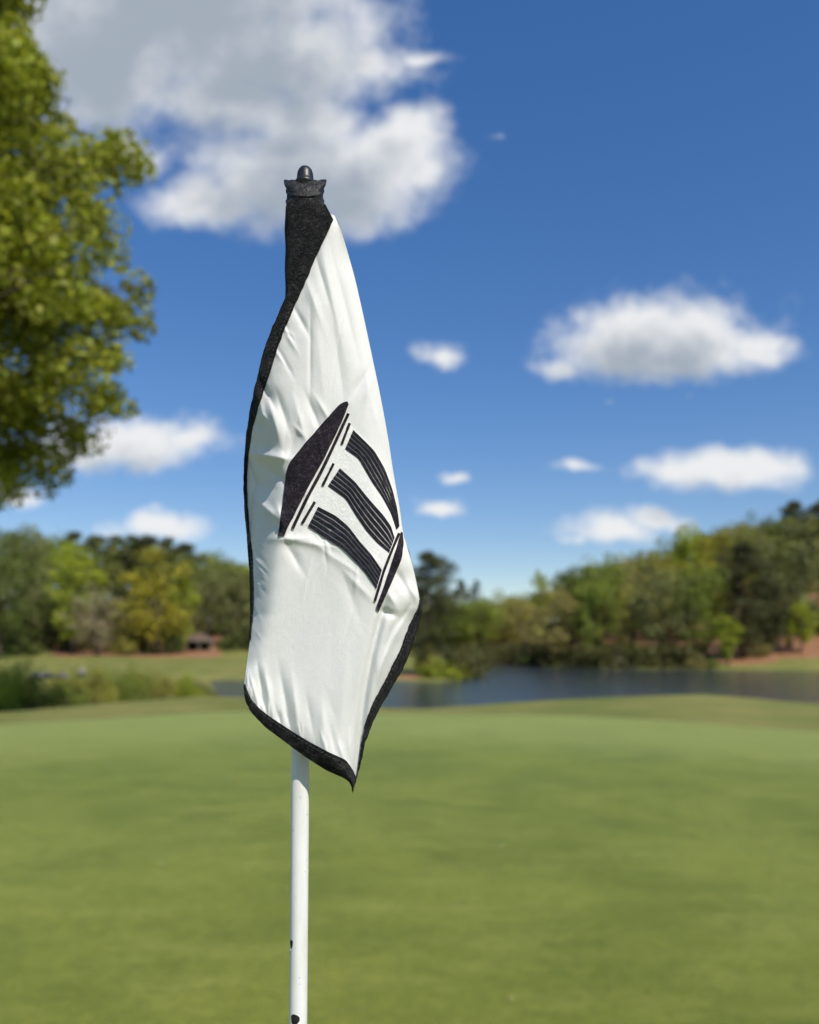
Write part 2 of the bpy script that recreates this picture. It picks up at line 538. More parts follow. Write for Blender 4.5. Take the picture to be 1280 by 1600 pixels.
# ------------------------------------------------------------------ foliage builders
def leaf_quads(pos, nrm, size, aspect=0.6, r=None):
    """one bent leaf-shaped quad at each position"""
    r = r or rng
    n = len(pos)
    a = r.normal(size=(n, 3)); a -= (a * nrm).sum(1)[:, None] * nrm
    a /= np.linalg.norm(a, axis=1)[:, None] + 1e-9
    b = np.cross(nrm, a)
    s = (np.asarray(size) * (0.5 + 1.0 * r.random(n) ** 1.3))[:, None]
    v = np.stack([pos - a * s * 0.5, pos + b * s * aspect * 0.5 + nrm * s * 0.1, pos + a * s * 0.5, pos - b * s * aspect * 0.5 + nrm * s * 0.1], 1)
    return v.reshape(-1, 3), np.arange(4 * n).reshape(-1, 4)


def unit(v): return v / (np.linalg.norm(v, axis=-1, keepdims=True) + 1e-9)


def clumps_to_leaves(C, rad, per, size, aspect=0.6, up=0.5, flat=0.75, r=None):
    r = r or rng
    C = np.repeat(C, per, axis=0); rad = np.repeat(rad, per)
    d = unit(r.normal(size=C.shape))
    q = d * (rad * (0.35 + 0.65 * r.random(len(C)) ** 0.5))[:, None]; q[:, 2] *= flat
    nrm = unit(d * 0.7 + np.array([0, 0, up]) + r.normal(size=C.shape) * 0.55)
    return leaf_quads(C + q, nrm, np.full(len(C), size), aspect, r)


def broadleaf(seed, H=14.0, W=9.0, low=0.08, n_cl=70, per=90, leaf=0.34, rough=0.28, top=0.5):
    """crown and trunk meshes of a broadleaf tree of that height and width"""
    r = np.random.default_rng(seed)
    zc = H * (low + 1) / 2; hz = H * (1 - low) / 2
    d = unit(r.normal(size=(n_cl, 3)))
    lob = 1 + rough * np.sin(3 * np.arctan2(d[:, 1], d[:, 0]) + seed) * np.cos(2.6 * d[:, 2] + seed * 2) + rough * 0.6 * r.normal(size=n_cl)
    rad = (0.55 + 0.4 * r.random(n_cl) ** 0.5) * lob
    z = d[:, 2] * hz * 0.9
    taper = np.where(d[:, 2] > 0, 1.0, 1 - 0.25 * -d[:, 2])
    C = np.stack([d[:, 0] * W / 2 * rad * taper * 0.85, d[:, 1] * W / 2 * rad * taper * 0.85, zc + z * np.clip(rad, 0.4, 1.0)], 1)
    cr = W * (0.10 + 0.09 * r.random(n_cl))
    v, f = clumps_to_leaves(C, cr, per, leaf, 0.62, 0.55, 0.75, r)
    crown = mesh_np('crown', v, f, smooth=False)
    g = Geo()
    th = H * (0.55)
    zz = np.linspace(-0.4, th, 7)
    wx = np.cumsum(r.normal(size=7) * 0.02 * H); wy = np.cumsum(r.normal(size=7) * 0.02 * H); wx -= wx[0]; wy -= wy[0]
    tr = np.linspace(0.022 * H, 0.007 * H, 7); tr[0] *= 1.5
    g.tube(np.stack([wx, wy, zz], 1), tr, 9)
    for i in r.choice(n_cl, 12, replace=False):
        t = 0.35 + 0.6 * r.random(); s = np.array([np.interp(t * th, zz, wx), np.interp(t * th, zz, wy), t * th])
        e = C[i]; mid = (s + e) / 2 + np.array([0, 0, -0.06 * H * r.random()])
        g.tube([s, mid, e], [0.008 * H, 0.005 * H, 0.0015 * H], 6)
    return crown, g.mesh('trunk')


def pine(seed, H=18.0, W=6.5, low=0.35, n_br=60, per=70, leaf=0.42, peak=0.45):
    r = np.random.default_rng(seed)
    g = Geo()
    lean = r.normal(size=2) * 0.01 * H
    g.tube([(0, 0, -0.4), (lean[0] * .3, lean[1] * .3, H * .4), (lean[0], lean[1], H * .97)], [0.019 * H, 0.013 * H, 0.003 * H], 9)
    C, rad = [], []
    for i in range(n_br):
        t = low + (1 - low) * ((i + r.random()) / n_br)
        q = (t - low) / (1 - low)
        L = W / 2 * min(1.0, 0.55 + q * 1.3) * (1 - max(0, (q - peak) / (1.02 - peak)) ** 1.5) * (0.55 + 0.6 * r.random())
        a = r.random() * 6.283
        b = np.array([lean[0] * t, lean[1] * t, t * H]); e = b + np.array([math.cos(a) * L, math.sin(a) * L, L * 0.22])
        g.tube([b, (b + e) / 2 + np.array([0, 0, 0.05 * L]), e], [0.0045 * H, 0.003 * H, 0.001 * H], 5)
        for k in (0.45, 0.75, 1.0):
            C.append(b + (e - b) * k); rad.append(W * (0.075 + 0.06 * r.random()))
    C.append(np.array([lean[0], lean[1], H * 0.985])); rad.append(W * 0.08)
    v, f = clumps_to_leaves(np.array(C), np.array(rad), per // 3 + 8, leaf, 0.26, 0.9, 0.6, r)
    return mesh_np('crown', v, f, smooth=False), g.mesh('trunk')


PROTO = {}


def proto(kind):
    if kind in PROTO: return PROTO[kind]
    k, i = kind[0], int(kind[1:])
    if k == 'b': p = broadleaf(100 + i, W=[9.5, 8.2, 10.5, 7.4, 9.0][i % 5], rough=[.28, .35, .22, .3, .4][i % 5])
    elif k == 'g': p = broadleaf(200 + i, n_cl=62, per=62, leaf=0.27, rough=0.32)        # thin, still budding
    elif k == 'p': p = pine(300 + i, low=[.3, .42, .22][i % 3])
    elif k == 'd': p = pine(400 + i, W=9.5, low=0.12, n_br=120, per=150, peak=0.7)        # broad dark pine
    PROTO[kind] = p
    return p


PROTO_H = {'b': 14.0, 'g': 14.0, 'p': 18.0, 'd': 18.0}
PROTO_W = {'b': 9.0, 'g': 9.0, 'p': 6.5, 'd': 9.5}


def tree(px, dist, top, wpx, kind, tint, label, cat='tree', group=None, name=None):
    x = (px - 640) / F * dist
    z = land1(x, dist)
    H = (EYE - (top - HY) / F * dist) - z
    k = kind[0]
    crown, trunk = proto(kind)
    nm = name or {'b': 'broadleaf_tree', 'g': 'budding_tree', 'p': 'pine_tree', 'd': 'pine_tree'}[k]
    o = empty(nm, (x, dist, z))
    sz = H / PROTO_H[k]; sx = wpx / F * dist / PROTO_W[k] * 1.06
    o.scale = (sx, sx, sz)
    o.rotation_euler.z = (px * 0.37) % 6.283
    c = link('crown', crown, M_NEEDLE if k in 'pd' else M_LEAF, o)
    c.color = tuple(tint) + (1,)
    link('trunk', trunk, M_PINEBARK if k in 'pd' else M_BARK, o)
    tag(o, label, cat, group)
    return o


LIME = (0.32, 0.37, 0.034); GREEN = (0.22, 0.275, 0.045); DEEP = (0.125, 0.16, 0.036); OLIVE = (0.31, 0.3, 0.06)
YELLOW = (0.36, 0.325, 0.04); GREY = (0.39, 0.345, 0.215); SAGE = (0.21, 0.225, 0.08); TAN = (0.36, 0.315, 0.108); PINE = (0.088, 0.1, 0.035); BLUEP = (0.055, 0.072, 0.045)

TREES = [
    # left wood, front row then skyline
    (-6, 98, 808, 110, 'b0', DEEP, 'tall dark green tree cut off by the edge of the photo beyond the pond'),
    (46, 112, 818, 92, 'b1', SAGE, 'muted grey green tree between the dark edge tree and the lime tree'),
    (74, 128, 814, 96, 'b2', GREEN, 'round topped fresh green tree behind the lime tree, highest of the left wood'),
    (116, 106, 836, 96, 'b3', LIME, 'bright lime green spring tree above the grey budding tree'),
    (152, 101, 908, 96, 'g0', GREY, 'low grey brown budding tree at the edge of the left wood'),
    (244, 105, 852, 112, 'b4', YELLOW, 'big yellow olive tree in the middle of the left wood'),
    (284, 108, 888, 58, 'b3', LIME, 'slim lime green tree touching the yellow olive tree'),
    (322, 124, 878, 78, 'g1', SAGE, 'grey green thin leaved tree rising behind the brown roofed shelter'),
    (366, 120, 882, 84, 'b1', SAGE, 'dull sage green tree between the shelter and the flag edge'),
    (345, 150, 862, 80, 'b2', GREEN, 'light green treetop on the skyline just left of the flag'),
    (392, 146, 868, 80, 'b0', LIME, 'bright green treetop half hidden by the flag edge'),
    (84, 116, 920, 86, 'b0', DEEP, 'low dark shaded tree under the lime tree'),
    (22, 108, 930, 80, 'b4', DEEP, 'low dark tree at the foot of the far left wood'),
    (212, 112, 930, 70, 'b1', OLIVE, 'low olive tree between the grey budding tree and the yellow olive tree'),
    (118, 150, 832, 84, 'p0', PINE, 'dark pine top just above the lime tree'),
    (152, 152, 840, 90, 'p1', PINE, 'dark pine on the skyline above the grey budding tree'),
    (182, 148, 839, 90, 'p2', PINE, 'dark pine second left of the yellow olive tree'),
    (207, 150, 838, 86, 'p0', PINE, 'dark pine just left of the yellow olive treetop'),
    (236, 154, 840, 90, 'p1', PINE, 'dark pine directly behind the yellow olive treetop'),
    (263, 150, 842, 90, 'p2', PINE, 'dark pine behind the right side of the yellow olive tree'),
    (290, 152, 850, 90, 'p0', PINE, 'dark pine at the right end of the left pine row'),
    # middle gap
    (668, 77, 866, 92, 'd0', PINE, 'broad dark pine on the spit just right of the flag'),
    (720, 230, 908, 34, 'p1', BLUEP, 'tiny bluish distant pine left of a pair in the skyline gap'),
    (744, 232, 908, 34, 'p2', BLUEP, 'tiny bluish distant pine right of a pair in the skyline gap'),
    (742, 132, 926, 92, 'b0', GREEN, 'soft green tree on the far shore beside the dark pine'),
    (788, 140, 918, 76, 'b2', OLIVE, 'pale olive tree in the low middle of the far shore'),
    (712, 140, 940, 70, 'b3', GREEN, 'fresh green tree half behind the dark pine'),
    (822, 134, 922, 70, 'g2', TAN, 'tan green budding tree where the right wood begins'),
    (845, 142, 884, 42, 'b3', LIME, 'small lime green treetop poking up at the low end of the right wood'),
    # right wood, front row along the water
    (868, 110, 918, 104, 'b4', TAN, 'broad tan olive tree at the water, first of the right shore'),
    (932, 107, 902, 88, 'b1', GREEN, 'mid green tree at the water below the dark round treetop'),
    (985, 106, 892, 84, 'g0', OLIVE, 'thin olive tree at the water left of the shaded middle tree'),
    (1038, 105, 876, 96, 'b2', SAGE, 'shaded grey green tree at the water in the middle of the right shore'),
    (1092, 104, 868, 92, 'b0', GREEN, 'rich green tree above the left end of the clay bank'),
    (1160, 105, 850, 92, 'd1', PINE, 'dark pine rising behind the clay bank'),
    (1236, 110, 806, 112, 'b4', SAGE, 'big dull olive grey tree above the clay bank at the photo edge'),
    (1136, 101, 956, 48, 'b3', LIME, 'small lime green tree at the top of the clay bank'),
    (1252, 106, 936, 58, 'b1', LIME, 'small yellow green tree standing on the bare clay slope'),
    (1203, 106, 900, 60, 'd0', PINE, 'short dark pine between the two small lime trees'),
    # right wood, slope and skyline
    (893, 150, 872, 48, 'b0', DEEP, 'dark round treetop at the low end of the right skyline'),
    (950, 142, 856, 88, 'b2', GREEN, 'leafy green tree on the slope next to the dark round treetop'),
    (1010, 138, 846, 92, 'g1', TAN, 'tan brown budding treetop in the middle of the right skyline'),
    (1072, 140, 815, 84, 'b1', LIME, 'bright green treetop touching the cloud on the right skyline'),
    (1032, 128, 850, 70, 'b3', OLIVE, 'olive tree on the slope under the bright green treetop'),
    (1108, 130, 838, 84, 'b4', YELLOW, 'yellow green tree on the slope below the skyline notch'),
    (1146, 146, 804, 84, 'b0', OLIVE, 'broad olive treetop where the right skyline steps up'),
    (1192, 158, 792, 70, 'b2', DEEP, 'dark green treetop on the high right skyline'),
    (1240, 160, 786, 60, 'd0', PINE, 'dark pine crown second from the photo edge on the high skyline'),
    (1284, 156, 784, 66, 'd1', PINE, 'dark pine crown at the very edge of the high skyline'),
]
for t in TREES: tree(*t)


# shrubs ------------------------------------------------------------
def bush_mesh(seed, n_cl=26, per=60, leaf=0.1):
    r = np.random.default_rng(seed)
    d = unit(r.normal(size=(n_cl, 3))); d[:, 2] = np.abs(d[:, 2])
    C = d * (0.35 + 0.4 * r.random(n_cl))[:, None] * np.array([1, 1, 1.15]); C[:, 2] += 0.08
    v, f = clumps_to_leaves(C, 0.2 + 0.12 * r.random(n_cl), per, leaf, 0.5, 0.5, 0.85, r)
    fol = mesh_np('foliage', v, f, smooth=False)
    g = Geo()
    for i in range(9):
        e = C[i]
        g.tube([(e[0] * .1, e[1] * .1, -0.15), tuple(e * 0.5), tuple(e)], [0.03, 0.018, 0.006], 5)
    return fol, g.mesh('stem')


BUSH = [bush_mesh(s) for s in (1, 2, 3)]
BUSH_FINE = [bush_mesh(s, 40, 110, 0.055) for s in (11, 12, 13)]


def shrub(px, dist, top, wpx, tint, label, fine=False, i=0):
    x = (px - 640) / F * dist; z = land1(x, dist)
    H = (EYE - (top - HY) / F * dist) - z
    fol, st = (BUSH_FINE if fine else BUSH)[i % 3]
    o = empty('shrub', (x, dist, z)); w = wpx / F * dist / 2
    o.scale = (w, w, max(H, 0.3) / 1.1); o.rotation_euler.z = px * 0.71 % 6.28
    c = link('foliage', fol, M_LEAF, o); c.color = tuple(tint) + (1,)
    link('stem', st, M_BARK, o)
    tag(o, label, 'shrub')


SHRUBS = [
    # on the near bank, left of the flag
    (0, 23.5, 1004, 100, LIME, 'lime green shrub at the photo edge beside the green', True),
    (50, 24.5, 1042, 84, GREEN, 'green shrub under the long pale rock by the green', True),
    (40, 30, 1000, 70, GREEN, 'tall green shrub behind the lime shrub at the photo edge', True),
    (104, 25, 1046, 84, GREEN, 'mid green shrub just below the pale white rock', True),
    (152, 26, 1026, 84, OLIVE, 'olive shrub right of the pale white rock', True),
    (200, 27, 1018, 90, GREEN, 'rounded green shrub in the middle of the bank planting', True),
    (250, 28, 1030, 84, OLIVE, 'olive shrub between the rounded green shrub and the small lime bush', True),
    (296, 28, 1040, 62, LIME, 'small lime bush at the end of the bank beside the water', True),
    (112, 38, 1026, 90, OLIVE, 'loose olive shrub behind the pale white rock', True),
    (216, 40, 1026, 96, OLIVE, 'loose olive shrub behind the rounded green shrub', True),
    (164, 34, 1030, 70, GREEN, 'fresh green shrub between the two loose olive shrubs', True),
    # on the spit
    (690, 73, 1022, 86, LIME, 'wide light green shrub on the spit under the dark pine', False),
    (664, 76, 998, 48, OLIVE, 'upright olive shrub against the trunk of the dark pine', False),
    (722, 75, 1032, 44, LIME, 'low lime shrub at the tip of the spit', False),
    # along the far water edge
    (770, 122, 1010, 60, GREEN, 'low green shrub over the brown bank in the middle of the far shore', False),
    (905, 106, 1018, 44, OLIVE, 'small olive shrub at the water below the tan olive tree', False),
    (940, 104, 1005, 50, GREEN, 'green shrub at the water below the mid green tree', False),
    (985, 103, 998, 56, GREEN, 'bright shrub at the water below the thin olive tree', False),
    (968, 102, 1020, 50, GREY, 'grey brown bare looking shrub at the water edge', False),
    (1052, 103, 1010, 70, DEEP, 'dark shaded shrub at the water in the middle of the right shore', False),
    (1086, 101, 1014, 48, TAN, 'tan shrub at the left end of the clay bank', False),
    (1112, 100, 1026, 36, GREEN, 'little green shrub in front of the clay bank', False),
    (830, 112, 1012, 56, DEEP, 'dark shrub at the water below the low end of the right wood', False),
    (1180, 106, 985, 60, TAN, 'brownish shrub in the shade at the top of the clay bank', False),
    (40, 104, 985, 80, DEEP, 'dark shrub at the foot of the far left trees', False),
    (196, 103, 985, 60, OLIVE, 'olive shrub right of the grey budding tree', False),
    (262, 106, 978, 70, DEEP, 'dark shrub left of the brown roofed shelter', False),
    (362, 112, 975, 70, DEEP, 'dark shrub right of the brown roofed shelter', False),
]
for i, s in enumerate(SHRUBS): shrub(*s, i=i)


# the wood behind, one mass ------------------------------------------
def far_wood():
    r = np.random.default_rng(50)
    C, rad = [], []
    def row(px0, px1, n, d0, d1, hy):
        for _ in range(n):
            px = px0 + (px1 - px0) * r.random(); d = d0 + (d1 - d0) * r.random()
            x = (px - 640) / F * d; z = land1(x, d)
            top = EYE - (np.interp(px, *hy) + 10 - HY) / F * d
            top = max(top - r.random() ** 2 * 4.5, z + 3)
            for _ in range(18):
                C.append((x + r.normal() * 1.7, d + r.normal() * 1.5, z + 0.5 + (top - z - 0.5) * r.random() ** 0.8)); rad.append(1.1 + 0.9 * r.random())
    hyL = ([-900, 0, 100, 300, 400, 640, 760], [800, 815, 832, 848, 880, 905, 930])
    hyR = ([690, 760, 850, 900, 960, 1070, 1150, 1280, 2200], [945, 935, 915, 885, 870, 830, 812, 800, 790])
    row(-700, 0, 60, 112, 170, hyL); row(-20, 700, 150, 138, 172, hyL)
    row(690, 1300, 170, 146, 182, hyR); row(1290, 2000, 60, 112, 165, hyR)
    C = np.array(C)
    v, f = clumps_to_leaves(C, np.array(rad), 26, 0.62, 0.65, 0.5, 0.8, r)
    o = link('distant_wood', mesh_np('distant_wood', v, f, smooth=False), M_LEAF, kind='stuff')
    o.color = (0.19, 0.215, 0.052, 1)
    o['label'] = 'mass of mixed trees filling the woods behind the pond'


far_wood()


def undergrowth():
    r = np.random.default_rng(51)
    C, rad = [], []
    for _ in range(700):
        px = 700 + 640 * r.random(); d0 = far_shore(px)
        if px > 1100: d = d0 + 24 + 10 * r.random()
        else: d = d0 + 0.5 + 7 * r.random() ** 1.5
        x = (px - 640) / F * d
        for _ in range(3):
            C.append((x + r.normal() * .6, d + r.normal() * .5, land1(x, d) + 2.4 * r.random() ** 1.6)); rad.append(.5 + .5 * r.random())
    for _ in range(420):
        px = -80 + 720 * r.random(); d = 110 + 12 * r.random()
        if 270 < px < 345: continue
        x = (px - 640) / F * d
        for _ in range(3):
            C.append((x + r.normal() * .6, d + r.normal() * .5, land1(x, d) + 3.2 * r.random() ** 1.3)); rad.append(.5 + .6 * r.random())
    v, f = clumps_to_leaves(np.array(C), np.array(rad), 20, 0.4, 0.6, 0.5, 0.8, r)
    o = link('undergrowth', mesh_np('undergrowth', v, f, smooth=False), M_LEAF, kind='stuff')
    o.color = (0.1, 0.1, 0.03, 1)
    o['label'] = 'dark undergrowth at the foot of the woods'


undergrowth()


def bank_grass():
    """tall rough grass on the near bank and at the pond edge"""
    r = np.random.default_rng(52)
    n = 26000
    px = np.where(r.random(n) < 0.8, -60 + 400 * r.random(n), 330 + 1000 * r.random(n))
    c0 = crest(px)
    d = c0 + np.where(px < 340, 9 + 22 * r.random(n), 5 + 6 * r.random(n))
    x = (px - 640) / F * d
    z = land(x, d)
    h = np.where(px < 340, 0.2 + 0.4 * r.random(n) ** 1.5, 0.12 + .15 * r.random(n)) * (0.55 + 0.45 * (wob(x, d, 1.6, 4) > -0.2))
    a = r.random(n) * 6.283; lean = h * (0.15 + 0.4 * r.random(n)); wd = 0.012 + 0.012 * r.random(n)
    b = np.stack([x, d, z - .03], 1); t = np.stack([np.cos(a), np.sin(a), 0 * a], 1); s = np.stack([-np.sin(a), np.cos(a), 0 * a], 1)
    up = np.array([0, 0, 1.0])
    m = b + t * (lean * .35)[:, None] + up * (h * .6)[:, None]; e = b + t * lean[:, None] + up * h[:, None]
    v = np.stack([b - s * wd[:, None], b + s * wd[:, None], m + s * wd[:, None] * .8, m - s * wd[:, None] * .8, e + s * wd[:, None] * .15, e - s * wd[:, None] * .15], 1).reshape(-1, 3)
    k = np.arange(n)[:, None] * 6
    f = np.concatenate([k + np.array([[0, 1, 2, 3]]), k + np.array([[3, 2, 4, 5]])])
    o = link('bank_grass', mesh_np('bank_grass', v, f, smooth=False), M_LEAF, kind='stuff')
    o.color = (0.15, 0.15, 0.045, 1)
    o['label'] = 'tall rough grass on the bank between the green and the pond'


bank_grass()


# pale rocks among the near shrubs -----------------------------------
def rock(px, y, dist, w, h, seed, label):
    r = np.random.default_rng(seed)
    import bmesh
    bm = bmesh.new(); bmesh.ops.create_icosphere(bm, subdivisions=3, radius=0.5)
    k = r.normal(size=(5, 3)) * 2.2; ph = r.random(5) * 6
    for v in bm.verts:
        q = np.array(v.co); s = 1 + 0.09 * sum(math.sin(float(np.dot(k[i], q)) * 2 + ph[i]) for i in range(5))
        v.co = Vector((q[0] * w * s, q[1] * w * 0.8 * s, q[2] * h * s))
    me = bpy.data.meshes.new('rock'); bm.to_mesh(me); bm.free()
    for p in me.polygons: p.use_smooth = True
    o = link('rock', me, M_ROCK); o.location = at(px, y, dist)
    tag(o, label, 'rock', 'pale rocks on the near bank')


M_ROCK = mat_simple('pale_rock', (0.15, 0.145, 0.115), (0.28, 0.265, 0.22), 7, 0.9, 0.5, 0.03)


# ------------------------------------------------------------------ brown roofed shelter at the left wood
M_SHINGLE = mat_simple('brown_shingle', (0.085, 0.058, 0.044), (0.16, 0.108, 0.08), 9, 0.9, 0.5, 0.02)
M_TIMBER = mat_simple('grey_timber', (0.2, 0.17, 0.14), (0.34, 0.3, 0.26), 5, 0.85, 0.3, 0.01)
M_DARKWOOD = mat_simple('dark_boards', (0.03, 0.025, 0.022), (0.06, 0.05, 0.042), 6, 0.85, 0.3, 0.01)


def shelter():
    d = 112.0; px = 311; x = (px - 640) / F * d; z = land1(x, d)
    o = empty('shelter', (x, d, z)); o.rotation_euler.z = R(14); o.scale = (0.85, 0.85, 0.85)
    tag(o, 'small open shelter with brown roof at the foot of the left wood', 'shelter')
    W, Dp, E, Rg = 2.1, 1.6, 1.75, 2.85
    for sx in (-1, 0.0, 1):
        for sy in (-1, 1):
            g = Geo(); g.box((sx * (W - .2) - .08, sy * (Dp - .2) - .08, -0.3), (sx * (W - .2) + .08, sy * (Dp - .2) + .08, E)); link('post', g.mesh('post', False), M_TIMBER, o)
    g = Geo(); g.box((-W + .1, Dp - .1, 0), (W - .1, Dp - .04, E - .02)); link('rear_wall', g.mesh('rear_wall', False), M_DARKWOOD, o)
    g = Geo(); g.box((-W + .02, -Dp + .3, 0), (-W + .08, Dp - .12, E - .02)); link('side_wall', g.mesh('side_wall', False), M_DARKWOOD, o)
    rf = empty_roof = None
    v = [(-W - .35, -Dp - .4, E), (W + .35, -Dp - .4, E), (W + .35, Dp + .4, E), (-W - .35, Dp + .4, E), (-W * .35, 0, Rg), (W * .35, 0, Rg)]
    me = bpy.data.meshes.new('roof')
    me.from_pydata(v, [], [(0, 1, 5, 4), (1, 2, 5), (2, 3, 4, 5), (3, 0, 4), (3, 2, 1, 0)]); me.update()
    rf = link('roof', me, M_SHINGLE, o)
    for i in range(6):          # shingle courses on the front slope
        t0, t1 = i / 6, (i + 1) / 6
        def P(s, t, up):
            xx = s * ((W + .35) * (1 - t) + W * .35 * t); yy = -(Dp + .4) * (1 - t); return (xx, yy - .02, E + (Rg - E) * t + up)
        g = Geo(); g.add([P(-1, t0, .05), P(1, t0, .05), P(1, t1, .02), P(-1, t1, .02), P(-1, t0, .005), P(1, t0, .005)], [(0, 1, 2, 3), (4, 5, 1, 0)])
        link('shingle_course', g.mesh('shingle_course', False), M_SHINGLE, rf)
    g = Geo(); g.box((-W - .36, -Dp - .45, E - .16), (W + .36, -Dp - .38, E - .01)); link('fascia', g.mesh('fascia', False), M_TIMBER, o)


shelter()
rock(68, 1056, 24.2, 0.62, 0.18, 1, 'long pale rock half buried in shrubs beside the green')
rock(97, 1056, 25.4, 0.42, 0.15, 2, 'dull grey rock between the long pale rock and the white rock')
rock(128, 1051, 24.6, 0.27, 0.24, 3, 'brightest white rock on the bank beside the green')


# ------------------------------------------------------------------ the big tree at the left
def near_tree():
    r = np.random.default_rng(77)
    bx, by = -11.3, 18.0
    z0 = land1(bx, by)
    o = empty('oak_tree', (bx, by, z0))
    tag(o, 'large near tree with yellow green leaves filling the left edge of the sky', 'tree')
    prof_z = np.array([4.8, 5.4, 6.2, 6.9, 7.6, 8.6, 10.2, 11.6, 13.0, 14.5, 16.0, 17.6, 18.8])
    prof_r = np.array([1.4, 2.4, 3.5, 4.3, 4.8, 5.0, 5.45, 5.3, 4.8, 4.1, 3.2, 1.9, 0.5])
    g = Geo()
    zz = np.array([-.5, .1, 1.2, 4, 8, 12, 16, 18.2]); tr = np.array([.62, .48, .36, .31, .25, .17, .08, .02])
    wx = 0.25 * np.sin(zz * .5); wy = 0.2 * np.cos(zz * .37) - .2
    g.tube(np.stack([wx, wy, zz], 1), tr, 14)
    C, rad = [], []
    nb = 150
    for i in range(nb):
        z = 5.2 + 13.2 * ((i + r.random()) / nb)
        a = i * 2.39996 + r.normal() * .25
        Rm = np.interp(z, prof_z, prof_r) * (0.8 + 0.24 * r.random()) * (1 + 0.10 * math.sin(3 * a + z))
        zb = max(3.4, z - 0.45 * Rm * (0.5 + r.random() * .5))
        s = np.array([np.interp(zb, zz, wx), np.interp(zb, zz, wy), zb])
        e = np.array([math.cos(a) * Rm, math.sin(a) * Rm, z])
        m1 = s + (e - s) * .5 + np.array([0, 0, .12 * Rm]) + r.normal(size=3) * .12
        g.tube([s, m1, e], [.075, .04, .012], 6)
        for k in range(13):
            t = 0.3 + .7 * (k + r.random()) / 13
            q = (1 - t) ** 2 * s + 2 * t * (1 - t) * m1 + t * t * e
            off = unit(r.normal(size=3)) * (0.5 + .55 * r.random()) * np.array([1, 1, .7])
            p = q + off
            rl = np.hypot(p[0], p[1]); mx = np.interp(p[2], prof_z, prof_r)
            if rl > mx * 1.03: p[:2] *= mx * 1.03 / rl
            if p[2] < 5.0: continue
            if k % 2 == 0: g.tube([q, (q + p) / 2, p], [.018, .012, .005], 4, False)
            C.append(p); rad.append(.34 + .34 * r.random())
    C = np.array(C)
    # thin out the lower crown so that the sky shows through
    keep = r.random(len(C)) < np.interp(C[:, 2], [5, 7.4, 9.5, 19], [.55, .7, .92, .98])
    C = C[keep]; rad = np.array(rad)[keep]
    v, f = clumps_to_leaves(C, rad, 125, 0.15, 0.66, 0.45, 0.8, r)
    c = link('crown', mesh_np('crown', v, f, smooth=False), mat_leaf('oak_leaf', 0.75, 0.42), o)
    c.color = (0.3, 0.325, 0.04, 1)
    link('trunk', g.mesh('trunk'), M_BARK, o)


near_tree()

# ------------------------------------------------------------------ flagstick
K = FLAG_Y / F        # metres per photograph pixel at the stick


def pole_x(y): return 466 + (1592 - y) * 0.0083


def PT(x, y, D):
    """point at photo position (x, y), D pixels nearer than the stick's axis"""
    Yd = FLAG_Y - np.asarray(D, float) * K
    return np.stack([(np.asarray(x, float) - 640) / F * Yd, Yd + 0 * np.asarray(x, float), EYE - (np.asarray(y, float) - HY) / F * Yd], -1)


def mat_paint():
    m, g, b = new_mat('white_paint')
    p = objco(g)
    n = g.noise(g.v('MULTIPLY', p, (1, 1, 0.15)), 90, 4, 0.6)
    c = g.mix(g.step(n, 0.45, 0.75), (0.77, 0.77, 0.755), (0.68, 0.67, 0.63))
    c = g.mix(g.step(g.noise(p, 210, 3, 0.7), 0.66, 0.74), c, (0.42, 0.41, 0.37))
    g.link(c, b.inputs['Base Color'])
    b.inputs['Roughness'].default_value = 0.38
    b.inputs['Coat Weight'].default_value = 0.15
    bump(g, b, g.noise(p, 300, 3, 0.6), 0.06, 0.001)
    return m


M_PAINT = mat_paint()
M_PLASTIC = mat_simple('black_plastic', (0.008, 0.008, 0.009), (0.016, 0.016, 0.017), 250, 0.42, 0.25, 0.0008, spec=0.5)
M_CHIP = mat_simple('bare_dark_core', (0.008, 0.008, 0.008), (0.02, 0.019, 0.018), 300, 0.6, 0.3, 0.0005)


def lathe(name, prof, seg, parent, mat, smooth=True, wobble=None):
    """profile of (photo row, radius in pixels) turned about the stick's leaning axis"""
    a = np.linspace(0, 2 * np.pi, seg, endpoint=False)
    V = []
    for (y, rr) in prof:
        c = PT(pole_x(y), y, 0)
        q = rr * K * (1 + (wobble(y, a) if wobble else 0 * a))
        V.append(np.stack([c[0] + np.cos(a) * q, c[1] + np.sin(a) * q, c[2] + 0 * a], 1))
    return link(name, mesh_np(name, np.vstack(V), grid_faces(len(prof), seg, True), smooth), mat, parent)


base_y = HY + EYE * F / FLAG_Y
stick = empty('flagstick', (0, 0, 0))
tag(stick, 'white painted golf flagstick with black cap standing in the green', 'flagstick')
lathe('pole', [(base_y + 60, 14.5), (base_y - 200, 14.4), (2200, 14.3), (1600, 14.2), (1200, 14.1), (800, 14.0), (318, 13.8), (300, 13.8)], 40, stick, M_PAINT)
lathe('cap', [(260.4, 0.2), (260.9, 4), (262.6, 7.6), (266, 10.4), (271, 12.2), (278, 13), (283, 13.6), (285, 16.2), (288, 16.6), (290, 14.6), (304, 13.9)], 40, stick, M_PLASTIC)


